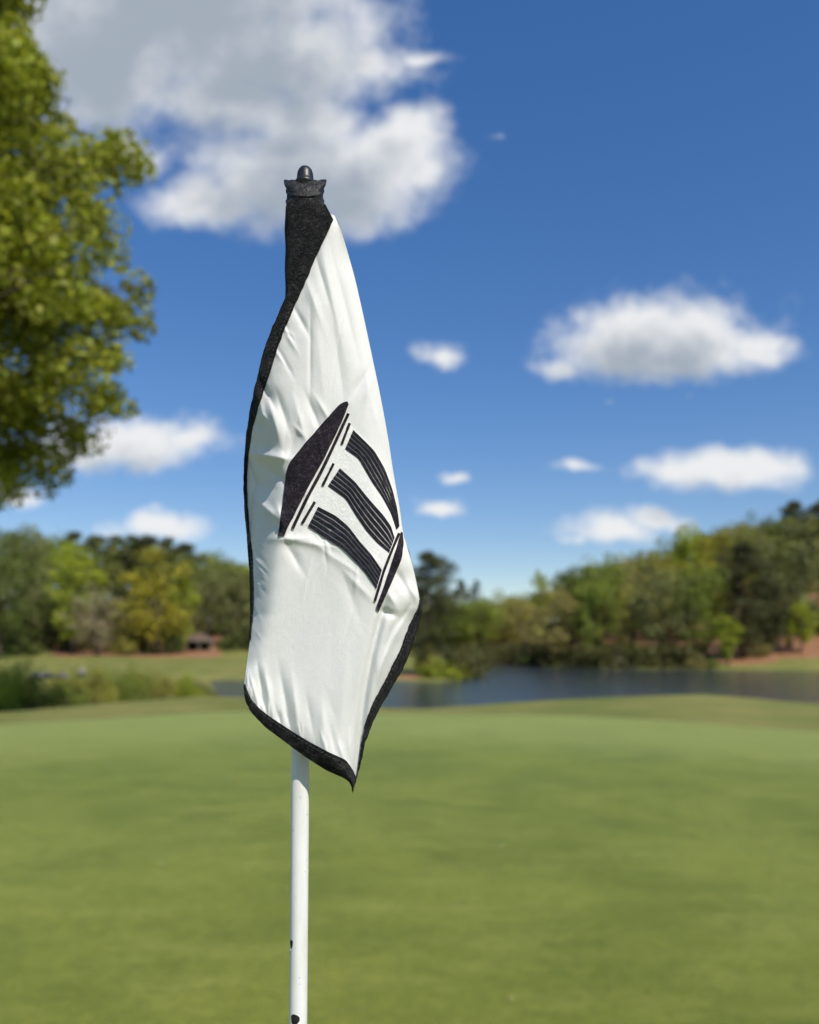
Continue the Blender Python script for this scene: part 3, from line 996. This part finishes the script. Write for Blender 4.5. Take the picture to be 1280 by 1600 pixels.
def chip(x, y, w, h, front, label_mat, name):
    """a thin raised patch lying on the pole's surface"""
    v, n = [], 18
    ang = np.linspace(0, 2 * np.pi, n, endpoint=False)
    for k in (0.0, 0.6, 1.0):
        for a in ang:
            wv = 1 + 0.12 * math.sin(3 * a + x)
            xx = x + math.cos(a) * w * k * wv; yy = y + math.sin(a) * h * k * wv
            D = 10.0
            for _ in range(6):
                dx = (xx - 640) * (1 - D / F) - (pole_x(yy) - 640)
                D = math.sqrt(max(14.3 ** 2 - dx * dx, 0.0))
            D += front if k < 1 else -0.4
            v.append(PT(xx, yy, D))
    me = mesh_np(name, np.array(v), grid_faces(3, n, True))
    return link(name, me, label_mat, stick)


chip(461, 1593.5, 8.5, 10, 0.5, M_CHIP, 'dark_spot')
chip(455.6, 1475, 2.2, 7, 0.7, M_CHIP, 'paint_chip')
g_ = Geo(); g_.tube([PT(457.5, 1482, 9), PT(454, 1485, 7), PT(450.2, 1489, 6)], [1.5 * K, 1.3 * K, .4 * K], 6)
link('paint_flake', g_.mesh('paint_flake'), M_PAINT, stick)

# ------------------------------------------------------------------ flag
# outline of the hanging cloth (photo rows), outer edge of its black border
L_OUT = np.array([(508, 318), (497, 345), (478, 388), (461, 428), (443, 472), (430, 500), (414, 540), (399, 600), (390, 640), (384, 682), (381, 725), (380, 760), (382, 800), (386, 840), (388, 870), (391, 920), (391, 960), (389, 1000), (385, 1036), (380, 1072)], float)
L_IN = np.array([(521, 343), (507, 374), (493, 402), (478, 440), (463, 472), (449, 504), (435, 540), (416, 600), (401, 645), (392, 682), (387, 725), (386, 760), (388, 800), (391, 840), (395, 870), (396.5, 920), (396, 960), (391.5, 1000), (386, 1036), (382, 1066)], float)
B_OUT = np.array([(380, 1072), (383, 1095), (392, 1113), (415, 1137), (450, 1163), (480, 1185), (510, 1204), (540, 1217), (549, 1226), (551, 1240)], float)
B_IN = np.array([(383, 1068), (392, 1092), (405, 1107), (422, 1120), (460, 1145), (485, 1160), (515, 1176), (540, 1187), (551, 1202), (557, 1216)], float)
R_FOLD = np.array([(523, 337), (530, 350), (540, 382), (555, 435), (570, 502), (578, 540), (595, 620), (606, 680), (615, 740), (625, 793), (631, 842), (640, 862), (650, 905), (657, 938)], float)
R_OUT = np.array([(657, 940), (660, 952), (657, 966), (650, 992), (645, 1006), (640, 1025), (630, 1045), (610, 1080), (597, 1102), (580, 1135), (572, 1157), (565, 1187), (561, 1204), (556, 1222), (552, 1240)], float)
R_IN = np.array([(656, 938), (652, 952), (646, 964), (637, 982), (630, 1002), (622, 1022), (607, 1052), (594, 1078), (585, 1092), (577, 1112), (567, 1145), (561, 1187), (559.5, 1200), (558, 1212), (556, 1218)], float)


def resample(P, n):
    P = np.asarray(P, float)
    s = np.concatenate([[0], np.cumsum(np.hypot(*np.diff(P, axis=0).T))])
    t = np.linspace(0, s[-1], n)
    Q = np.stack([np.interp(t, s, P[:, 0]), np.interp(t, s, P[:, 1])], 1)
    if n > 12:
        w = max(1, n // 40)
        k = np.ones(2 * w + 1) / (2 * w + 1)
        pad = np.vstack([2 * Q[0] - Q[w:0:-1], Q, 2 * Q[-1] - Q[-2:-w - 2:-1]])
        Q = np.stack([np.convolve(pad[:, i], k, 'valid') for i in (0, 1)], 1)
    return Q


LEFT_ALL = np.vstack([L_OUT, B_OUT[1:]]); RIGHT_ALL = np.vstack([R_FOLD, R_OUT[1:]])
def xl(y): return np.interp(y, LEFT_ALL[:, 1], LEFT_ALL[:, 0])
def xr(y): return np.interp(y, RIGHT_ALL[:, 1], RIGHT_ALL[:, 0])


# creases and puckers: x, y, direction (deg, 0 = to the right, 90 = down), length, width, height (pixels)
BUMPS = [
    (415, 712, 8, 34, 9, 11), (430, 742, 40, 26, 12, -9), (418, 796, 42, 26, 8, 9), (408, 757, 20, 24, 12, -8), (438, 805, 70, 18, 7, 6),
    (418, 615, 62, 24, 8, -8), (409, 640, 75, 26, 6, 6), (428, 655, 75, 34, 8, 6), (441, 640, 72, 34, 7, -5), (402, 690, 85, 24, 4, 4),
    (400, 664, 60, 16, 5, -4), (455, 700, 110, 26, 8, -5), (470, 660, 75, 36, 8, 4), (490, 645, 68, 26, 6, -4.5), (505, 640, 60, 20, 5, 3),
    (470, 500, 62, 26, 5, -3.5), (452, 528, 60, 22, 4, 2.5), (490, 470, 70, 44, 8, 3), (505, 440, 74, 46, 6, -3), (520, 470, 78, 70, 10, 3.5),
    (540, 480, 76, 80, 9, -3.5), (435, 555, 55, 16, 3.5, 2.5), (445, 565, 60, 22, 4, -2.5), (500, 560, 84, 80, 14, 3), (530, 570, 82, 60, 9, -2.5),
    (562, 600, 120, 24, 7, -4.5), (576, 606, 100, 26, 7, 3.5), (590, 660, 75, 40, 6, 2.5), (602, 700, 80, 34, 5, -3),
    (626, 905, 60, 22, 11, -8), (640, 880, 75, 20, 7, 5), (612, 935, 60, 14, 6, 4), (607, 958, 20, 12, 7, -7), (645, 925, 60, 16, 6, 5),
    (622, 985, 115, 30, 7, 4), (608, 1000, 110, 34, 6, -4), (632, 960, 120, 20, 5, -4), (600, 1030, 110, 36, 6, 4),
    (455, 842, 0, 30, 7, 4), (458, 868, 60, 26, 8, -4), (490, 850, 10, 36, 7, 3), (520, 870, 35, 40, 8, 2.5), (560, 915, 45, 34, 8, 2.5), (548, 930, 70, 40, 10, -2),
    (408, 1075, 82, 30, 5, -6), (398, 1082, 75, 26, 4, 4), (420, 1085, 80, 34, 6, 4), (446, 1095, 80, 40, 7, -5), (462, 1105, 82, 40, 8, 4),
    (485, 1120, 80, 32, 7, -2.5), (505, 1130, 85, 30, 7, 2.5), (412, 1108, 70, 14, 3.5, 3), (436, 1122, 75, 14, 3.5, -3),
    (520, 1155, 80, 22, 5, -2), (545, 1165, 90, 26, 6, 2.5), (535, 1100, 95, 60, 12, 2),
]


_r = np.random.default_rng(9)
for _ in range(46):      # short sharp puckers running in from the left hem
    _k = _r.integers(5, 17); _t = _r.random(); _p = L_IN[_k] * (1 - _t) + L_IN[_k + 1] * _t
    BUMPS.append((_p[0] + 4 + 10 * _r.random(), _p[1] + 4 * _r.normal(), 20 + 60 * _r.random(), 7 + 9 * _r.random(), 1.8 + 1.6 * _r.random(), 1.5 * _r.normal()))
for _ in range(30):      # and up from the bottom hem
    _k = _r.integers(0, 8); _t = _r.random(); _p = B_IN[_k] * (1 - _t) + B_IN[_k + 1] * _t
    BUMPS.append((_p[0] + 2 * _r.normal(), _p[1] - 6 - 10 * _r.random(), 70 + 25 * _r.random(), 9 + 12 * _r.random(), 1.8 + 1.8 * _r.random(), 1.4 * _r.normal()))
for _ in range(26):      # pulls round the stiff emblem
    _a = _r.random(); _p = np.array([[435, 838], [500, 850], [560, 892], [590, 955]][int(_a * 3)]) if _r.random() < .6 else np.array([450 + 95 * _a, 730 - 100 * _a])
    BUMPS.append((_p[0] + 14 * _r.normal(), _p[1] + 14 * _r.normal(), 40 + 80 * _r.random(), 10 + 14 * _r.random(), 2.2 + 2 * _r.random(), 1.3 * _r.normal()))
for _ in range(30):      # faint creases over the whole panel
    _y = 420 + 720 * _r.random(); _x = 400 + 210 * _r.random()
    BUMPS.append((_x, _y, 60 + 50 * _r.random(), 20 + 40 * _r.random(), 3 + 4 * _r.random(), 0.9 * _r.normal()))


def depth(x, y):
    """how far the front of the cloth stands before the stick's axis, in pixels"""
    x = np.asarray(x, float); y = np.asarray(y, float)
    dl = np.maximum(x - xl(y), 0); dr = np.maximum(xr(y) - x, 0)
    D = 45 + 5 * np.sin((y - 300) / 210.0) + 0 * x
    D = D - 22 * np.exp(-dr / 13) * sstep(y, 350, 420)
    # broad vertical roll across the panel
    u = dl / np.maximum(dl + dr, 1)
    D = D + 6 * np.sin(np.pi * np.clip(u, 0, 1)) + 2.2 * np.sin(u * 9 + y / 120)
    # the shaded facet that turns back along the left edge
    fx = np.interp(y, [540, 600, 650, 700, 750, 800, 850, 910, 960, 1010, 1050, 1090], [436, 428, 430, 436, 440, 433, 428, 421, 415, 403, 392, 380])
    amp = np.interp(y, [470, 560, 640, 760, 960, 1020, 1075], [0.2, 0.5, 0.95, 2.0, 2.1, 1.4, 0.7])
    D = D - amp * 6 * np.log1p(np.exp(np.clip((fx - x) / 6, -30, 30)))
    D = D - 10 * np.exp(-dl / 10) * sstep(y, 480, 560) * (1 - sstep(y, 1000, 1060))
    # deep crease at the lower right with a second panel beyond it
    cx = np.interp(y, [930, 960, 985, 1030, 1080, 1150, 1210], [604, 597, 590, 579, 570, 561, 557])
    mk = sstep(y, 925, 975)
    D = D - mk * 10 * np.exp(-((x - cx) / 6.5) ** 2) - mk * 0.35 * np.clip(x - cx, 0, 80) + mk * 5 * np.exp(-((x - cx - 16) / 11) ** 2)
    for (bx, by, an, ln, wd, h) in BUMPS:
        c, s = math.cos(R(an)), math.sin(R(an))
        p = (x - bx) * c + (y - by) * s; q = -(x - bx) * s + (y - by) * c
        D = D + 1.0 * h * np.exp(-(p / ln) ** 2) * (0.45 * np.exp(-(q / wd) ** 2) + 0.55 * np.exp(-1.7 * (np.sqrt((q / wd) ** 2 + 0.03) - 0.17)))
    # puckering of the seams
    D = D + 0.8 * np.sin(y / 5.3 + x / 17) * np.exp(-dl / 22) * sstep(y, 380, 460) + 0.6 * np.sin((x + y) / 4.6) * np.exp(-dl / 26) * sstep(y, 1080, 1120)
    D = D + 0.12 * np.sin(x / 6.1 + 2 * np.sin(y / 31)) * np.sin(y / 27 + x / 40)
    # never inside the sleeve round the stick
    return np.maximum(D, 37 - 70 * sstep(y, 440, 520) - 70 * sstep(x, 500, 530))


def mat_cloth():
    m, g, b = new_mat('white_nylon')
    p = objco(g)
    s = g.n('ShaderNodeSeparateXYZ'); g.link(p, s.inputs[0])
    wx = g.m('SINE', g.m('MULTIPLY', s.outputs[0], 6283 / 0.9)); wz = g.m('SINE', g.m('MULTIPLY', s.outputs[2], 6283 / 0.9))
    weave = g.m('MULTIPLY', wx, wz)
    n = g.noise(p, 28, 4, 0.6)
    c = g.mix(g.step(n, 0.35, 0.75), (0.89, 0.885, 0.865), (0.86, 0.855, 0.835))
    c = g.mix(g.step(g.noise(p, 900, 3, 0.7), 0.3, 0.7), g.mix(1.0, c, (0.93, 0.93, 0.93), 'MULTIPLY'), c)
    c = g.mix(g.m('MULTIPLY', g.step(g.noise(p, 9, 5, 0.7), 0.58, 0.8), 0.14), c, (0.62, 0.6, 0.52))
    g.link(c, b.inputs['Base Color'])
    b.inputs['Roughness'].default_value = 0.75
    b.inputs['Specular IOR Level'].default_value = 0.15
    h = g.m('ADD', g.m('MULTIPLY', weave, 0.25), g.noise(g.v('MULTIPLY', p, (1, 1, 0.45)), 420, 4, 0.7))
    bump(g, b, h, 0.35, 0.0011)
    tr = g.n('ShaderNodeBsdfTranslucent'); tr.inputs[0].default_value = (0.84, 0.82, 0.7, 1)
    ms = g.n('ShaderNodeMixShader'); ms.inputs[0].default_value = 0.19
    g.link(b.outputs[0], ms.inputs[1]); g.link(tr.outputs[0], ms.inputs[2])
    g.link(ms.outputs[0], m.node_tree.nodes['Material Output'].inputs[0])
    return m


def mat_fuzz(name, c0, c1, scale=420, bd=0.003, bs=0.9):
    m, g, b = new_mat(name)
    p = objco(g)
    n = g.noise(p, scale, 4, 0.7); n2 = g.noise(p, scale * 0.4, 3, 0.6)
    g.link(g.mix(g.step(g.m('MULTIPLY', g.m('ADD', n, n2), 0.5), 0.46, 0.68), c0, c1), b.inputs['Base Color'])
    b.inputs['Roughness'].default_value = 0.85
    b.inputs['Specular IOR Level'].default_value = 0.2
    b.inputs['Sheen Weight'].default_value = 0.05
    bump(g, b, g.m('ADD', n, n2), bs, bd)
    return m


M_CLOTH = mat_cloth()
M_BORDER = mat_fuzz('black_fleece', (0.0015, 0.0015, 0.0017), (0.032, 0.031, 0.032))
M_SLEEVE = mat_fuzz('black_sleeve_cloth', (0.005, 0.005, 0.0055), (0.022, 0.022, 0.023), 160, 0.003, 0.7)
M_SLEEVE.node_tree.nodes['Principled BSDF'].inputs['Roughness'].default_value = 0.5
M_SLEEVE.node_tree.nodes['Principled BSDF'].inputs['Specular IOR Level'].default_value = 0.3
M_THREAD = mat_fuzz('dark_thread', (0.011, 0.008, 0.013), (0.05, 0.04, 0.056), 620, 0.0015)
M_WHITETHREAD = mat_fuzz('white_thread', (0.74, 0.735, 0.715), (0.84, 0.835, 0.815), 500, 0.001, 0.35)

flag = empty('flag', (0, 0, 0))
tag(flag, 'white golf flag with black border and dark column emblem hanging limp', 'flag')


def build_cloth():
    n, mcol = 400, 190
    Lp = resample(np.vstack([L_IN * 0.6 + L_OUT * 0.4, [(381, 1070)]]), n)
    Rp = resample(np.vstack([R_FOLD, (R_OUT * 0.5 + R_IN * 0.5)[1:-1], [(554, 1222)]]), n)
    t = np.linspace(0, 1, n)[:, None]; s = np.linspace(0, 1, mcol)[None, :]
    bt = resample((B_OUT * .5 + B_IN * .5), mcol)
    X = Lp[:, 0][:, None] * (1 - s) + Rp[:, 0][:, None] * s
    Y = Lp[:, 1][:, None] * (1 - s) + Rp[:, 1][:, None] * s
    # bend the rows towards the shape of the bottom edge
    straight = np.stack([Lp[-1, 0] * (1 - s[0]) + Rp[-1, 0] * s[0], Lp[-1, 1] * (1 - s[0]) + Rp[-1, 1] * s[0]], 1)
    w = t ** 3
    X = X + w * (bt[:, 0] - straight[:, 0])[None, :]; Y = Y + w * (bt[:, 1] - straight[:, 1])[None, :]
    D = depth(X, Y)
    V = PT(X, Y, D).reshape(-1, 3)
    me = mesh_np('cloth', V, grid_faces(n, mcol)[:, ::-1])
    o = link('cloth', me, M_CLOTH, flag)
    # the back of the cloth: from the right-hand fold round to the sleeve on the stick
    q = 40; yy = np.linspace(338, 938, 120)
    xR = xr(yy); dR = depth(xR, yy)
    S = np.linspace(0, 1, q)[None, :]
    x2 = pole_x(yy) + 20; y2 = 330 + (yy - 338) * 0.98
    Xb = xR[:, None] * (1 - S) + x2[:, None] * S + 0.0
    Yb = yy[:, None] * (1 - S) + y2[:, None] * S
    Db = dR[:, None] * (1 - S) + (-20) * S - 34 * np.sin(np.pi * S) ** 0.8 * np.clip((xR - x2)[:, None] / 60, 0, 1) + 3 * np.sin(S * 9 + yy[:, None] / 50) * np.sin(np.pi * S)
    me = mesh_np('back_panel', PT(Xb, Yb, Db).reshape(-1, 3), grid_faces(len(yy), q))
    link('back_panel', me, M_CLOTH, flag)


build_cloth()


def strip(name, A, B, n, m, lift, edge, mat, parent, bulge=1.0, jitter=0.0, back=None, blend=False):
    """a band of thickness laid on the cloth between two edge lines, rounded across, closed at its rims"""
    A = resample(A, n); B = resample(B, n)
    s = np.linspace(0, 1, m)[None, :]
    X = A[:, 0][:, None] * (1 - s) + B[:, 0][:, None] * s
    Y = A[:, 1][:, None] * (1 - s) + B[:, 1][:, None] * s
    if jitter:
        rr = np.random.default_rng(int(A[0, 0] * 7 + A[0, 1]))
        jx = np.convolve(rr.normal(size=n + 2), np.ones(3) / 3, 'valid') * jitter
        sgn = (2 * s - 1)
        X = X + jx[:, None] * sgn; Y = Y + jx[:, None] * sgn * 0.5
    prof = np.sqrt(np.clip(1 - (2 * s - 1) ** 2 * 0.96, 0, 1)) * bulge + (1 - bulge)
    if blend: prof = (1 - (2 * s - 1) ** 8) * (1 - np.linspace(-1, 1, n)[:, None] ** 8)
    D0 = depth(X, Y)
    V1 = PT(X, Y, D0 + edge + (lift - edge) * prof)
    V2 = PT(X, Y, D0 - (edge if back is None else back))
    N = n * m
    F1 = grid_faces(n, m)[:, ::-1]; F2 = grid_faces(n, m) + N
    idx = np.arange(N).reshape(n, m)
    def rim(a, b): return np.stack([a[:-1], a[1:], b[1:], b[:-1]], 1)
    rims = [rim(idx[:, 0], idx[:, 0] + N), rim(idx[::-1, -1], idx[::-1, -1] + N), rim(idx[0, ::-1], idx[0, ::-1] + N), rim(idx[-1], idx[-1] + N)]
    me = mesh_np(name, np.vstack([V1.reshape(-1, 3), V2.reshape(-1, 3)]), np.vstack([F1, F2] + rims))
    return link(name, me, mat, parent)


strip('side_border', L_OUT[:18], L_IN[:18], 220, 9, 4.2, 1.0, M_BORDER, flag, jitter=0.5, back=3)
strip('bottom_border', B_OUT, B_IN, 150, 9, 4.0, 1.0, M_BORDER, flag, jitter=0.6, back=3)
strip('fly_border', R_IN, R_OUT, 140, 9, 4.0, 1.0, M_BORDER, flag, jitter=0.6, back=3)


M_STITCH = mat_fuzz('hem_thread', (0.05, 0.05, 0.05), (0.11, 0.11, 0.11), 900, 0.0005)


def stitching(A, B, t):
    A = resample(A, 400); B = resample(B, 400); P = A * (1 - t) + B * t
    g = Geo(); L = np.concatenate([[0], np.cumsum(np.hypot(*np.diff(P, axis=0).T))])
    for a in np.arange(3, L[-1] - 6, 7.0):
        q = np.array([[np.interp(a + k, L, P[:, 0]), np.interp(a + k, L, P[:, 1])] for k in (0, 2.2, 4.4)])
        D = depth(q[:, 0], q[:, 1]) + np.array([3.2, 4.3, 3.2])
        g.tube(PT(q[:, 0], q[:, 1], D), [0.5 * K] * 3, 5)
    link('stitching', g.mesh('stitching'), M_STITCH, flag)


stitching(L_OUT[4:18], L_IN[4:18], 0.74)
stitching(B_OUT, B_IN, 0.78)
stitching(R_IN, R_OUT, 0.22)


def sleeve_top():
    # the flattened mouth of the sleeve: wide and thin, its corners flaring out past the knob
    a = np.linspace(0, 2 * np.pi, 72, endpoint=False)
    rows = [(281, 24, 10, 0), (280.0, 31.5, 17, 1), (281.5, 33.6, 18.5, 1), (286, 32.6, 20, 1), (291, 30.2, 21.5, 1), (294, 28.6, 22, .95), (296, 30.0, 23.8, .9), (298, 30.2, 24, .9), (300, 28.6, 22.6, .85), (306, 28.4, 23.6, .7), (311, 28.8, 25, .55), (313, 30.4, 26.8, .5), (315.5, 30.4, 27, .4), (318, 29.0, 26.4, .3), (324, 29.6, 28, .15), (330, 29.6, 28.6, 0)]
    V = []
    for (y, rx, ry, sag) in rows:
        # squared-off oval; the front and back of the mouth hang lower than its corners
        c, s_ = np.cos(a), np.sin(a)
        ex = np.sign(c) * np.abs(c) ** 0.75 * rx; ey = np.sign(s_) * np.abs(s_) ** 0.9 * ry
        yy = y + 9.5 * sag * np.abs(s_) ** 0.7 + 0.5 * np.sin(5 * a + y)
        V.append(PT(pole_x(y) + ex, yy, -ey))
    link('sleeve_mouth', mesh_np('sleeve_mouth', np.vstack(V), grid_faces(len(rows), 72, True)), M_SLEEVE, flag)


def sleeve():
    rr = np.random.default_rng(5)
    def wv(y, a): return 0.02 * np.sin(3 * a + y / 22) + 0.012 * np.sin(7 * a - y / 9)
    prof = [(326, 29.4)] + [(y, 30 + 0.5 * math.sin(y / 13)) for y in range(332, 925, 8)] + [(928, 29), (930, 15)]
    lathe('sleeve', prof, 56, flag, M_BORDER, wobble=wv)
    # the black corner between the sleeve and the start of the border
    A = resample([(497, 306), (507, 318), (515, 332), (522, 346)], 14); B = resample([(462, 322), (462, 345), (462, 372), (462, 412)], 14)
    s = np.linspace(0, 1, 10)[None, :]
    X = A[:, 0][:, None] * (1 - s) + B[:, 0][:, None] * s; Y = A[:, 1][:, None] * (1 - s) + B[:, 1][:, None] * s
    D = np.sqrt(np.clip(31.0 ** 2 - (X - pole_x(Y)) ** 2, 0, None)) + 1.5 - 4.5 * s ** 3 + 7 * np.sin(np.pi * np.clip(s, 0, 1) ** 0.8) * np.linspace(0.2, 1, 14)[:, None] + 0 * X
    D = np.where(X > 498, np.maximum(D, 24 + (Y - 320) * 0.5), D)
    o = link('sleeve_corner', mesh_np('sleeve_corner', PT(X, Y, D).reshape(-1, 3), grid_faces(14, 10)), M_BORDER, flag)
    md = o.modifiers.new('thick', 'SOLIDIFY'); md.thickness = 0.0012


sleeve()
sleeve_top()

# emblem: three fluted columns under a pediment, stitched on a white ground
EM_A = [(546, 634), (552, 660), (574, 684), (592, 704), (606, 730), (617, 760), (624, 792), (629, 826), (630.5, 846)]
EM_B = [(434, 838), (470, 830), (488, 838), (515, 852), (540, 868), (560, 890), (574, 908), (584, 930), (590, 956)]
emblem = strip('emblem', EM_A, EM_B, 70, 50, 1.1, -0.5, M_WHITETHREAD, flag, back=0.6, blend=True)

ped_top = [(434.5, 838), (437.5, 812), (441, 790), (446, 745), (449, 730), (454, 720), (477, 692), (505, 660), (530, 632), (538, 627), (543, 627)]
ped_bot = [(444, 837), (449, 825), (456, 812), (467, 790), (481, 762), (495, 737), (504, 721), (512, 705), (535, 657), (543, 638), (545, 632)]
strip('pediment', ped_top, ped_bot, 79, 16, 3.2, 1.0, M_THREAD, emblem, bulge=0.35, jitter=0.3)


def off(P, w):
    P = np.asarray(resample(P, 24)); t = np.gradient(P, axis=0); t /= np.hypot(*t.T)[:, None]
    nrm = np.stack([t[:, 1], -t[:, 0]], 1)
    return P + nrm * w / 2, P - nrm * w / 2


def line(name, P, w):
    a, b = off(P, w)
    strip(name, a, b, 26, 4, 2.8, 1.0, M_THREAD, emblem, bulge=0.5, jitter=0.2)


line('beam_line', [(544.5, 646), (522, 695), (502, 737), (480, 777), (457, 826)], 5.0)
line('capital_line', [(546.5, 661), (534, 694)], 4.0)
line('capital_line', [(521.5, 724), (504, 759)], 4.0)
line('capital_line', [(492, 784), (472, 818)], 4.2)
line('base_line', [(624, 833), (612, 861), (600, 892), (586, 939)], 4.2)
strip('base', [(627, 831), (621.5, 850), (612, 880), (600, 916), (587.5, 950)], [(629.5, 832), (631, 850), (628, 873), (612, 911), (592, 956)], 40, 8, 3.2, 1.0, M_THREAD, emblem, bulge=0.4, jitter=0.2)

COLUMNS = [
    ([(552.5, 671), (585, 703), (602, 732), (614, 765), (621.5, 797), (624.5, 822)], [(539, 702), (560, 717), (580, 752), (598, 778), (611, 802), (619.5, 828)], 5),
    ([(531.5, 731), (555, 752), (575, 777), (600, 805), (612, 822), (617, 840)], [(512, 760), (540, 780), (555, 805), (572, 830), (590, 850), (608, 864)], 5),
    ([(497.5, 791), (525, 805), (545, 822), (562, 845), (580, 865), (597, 890)], [(481, 823), (505, 840), (535, 858), (555, 878), (572, 897), (588, 921)], 5),
]
for top_e, bot_e, nf in COLUMNS:
    A = resample(top_e, 48); B = resample(bot_e, 48)
    for i in range(nf):
        f0, f1 = i / nf + 0.02, (i + 1) / nf - 0.02
        e0, e1 = A * (1 - f0) + B * f0, A * (1 - f1) + B * f1
        strip('flute', e0, e1, 48, 5, 2.4, 1.2, M_THREAD, emblem, bulge=0.6, jitter=0.15)

# ------------------------------------------------------------------ scraps lying on the green
M_SCRAP = mat_simple('dry_leaf', (0.3, 0.29, 0.12), (0.42, 0.4, 0.2), 80, 0.8, 0.2, 0.002)


def scrap(px, y, L, W, rot, label):
    d = EYE * F / (y - HY); x = (px - 640) / F * d
    n = 9; t = np.linspace(-1, 1, n)
    half = W / 2 * np.sqrt(np.clip(1 - t ** 2, 0.02, 1)) * (1 - 0.25 * t)
    v = np.vstack([np.stack([t * L / 2, half, 0.004 + 0.25 * half], 1), np.stack([t * L / 2, 0 * t, 0.004 + 0.006 * (1 - t ** 2)], 1), np.stack([t * L / 2, -half, 0.004 + 0.25 * half], 1)])
    o = link('leaf_scrap', mesh_np('leaf_scrap', v, grid_faces(3, n)), M_SCRAP)
    md = o.modifiers.new('thick', 'SOLIDIFY'); md.thickness = 0.0015
    o.location = (x, d, 0.05); o.rotation_euler.z = R(rot)
    # rest it on the green
    und = 0.02 + 0.018 * wob(x, d, 2.3, 1) + 0.008 * wob(x, d, 0.9, 2)
    o.location.z = 0.012 + max(float(und), 0) + 0.001
    tag(o, label, 'leaf', 'dry leaf scraps on the green')


scrap(800, 1572, 0.022, 0.012, 20, 'pale dry leaf scrap on the green lowest in the photo')
scrap(783, 1331, 0.06, 0.02, 5, 'pale dry leaf scrap on the green right of the flag tip')
scrap(250, 1358, 0.045, 0.02, -15, 'pale dry leaf scrap on the green left of the pole')
scrap(118, 1316, 0.045, 0.02, 10, 'pale dry leaf scrap on the green nearest the left photo edge')
scrap(262, 1092, 0.3, 0.2, 0, 'pale dry scrap at the far edge of the green below the small lime bush')
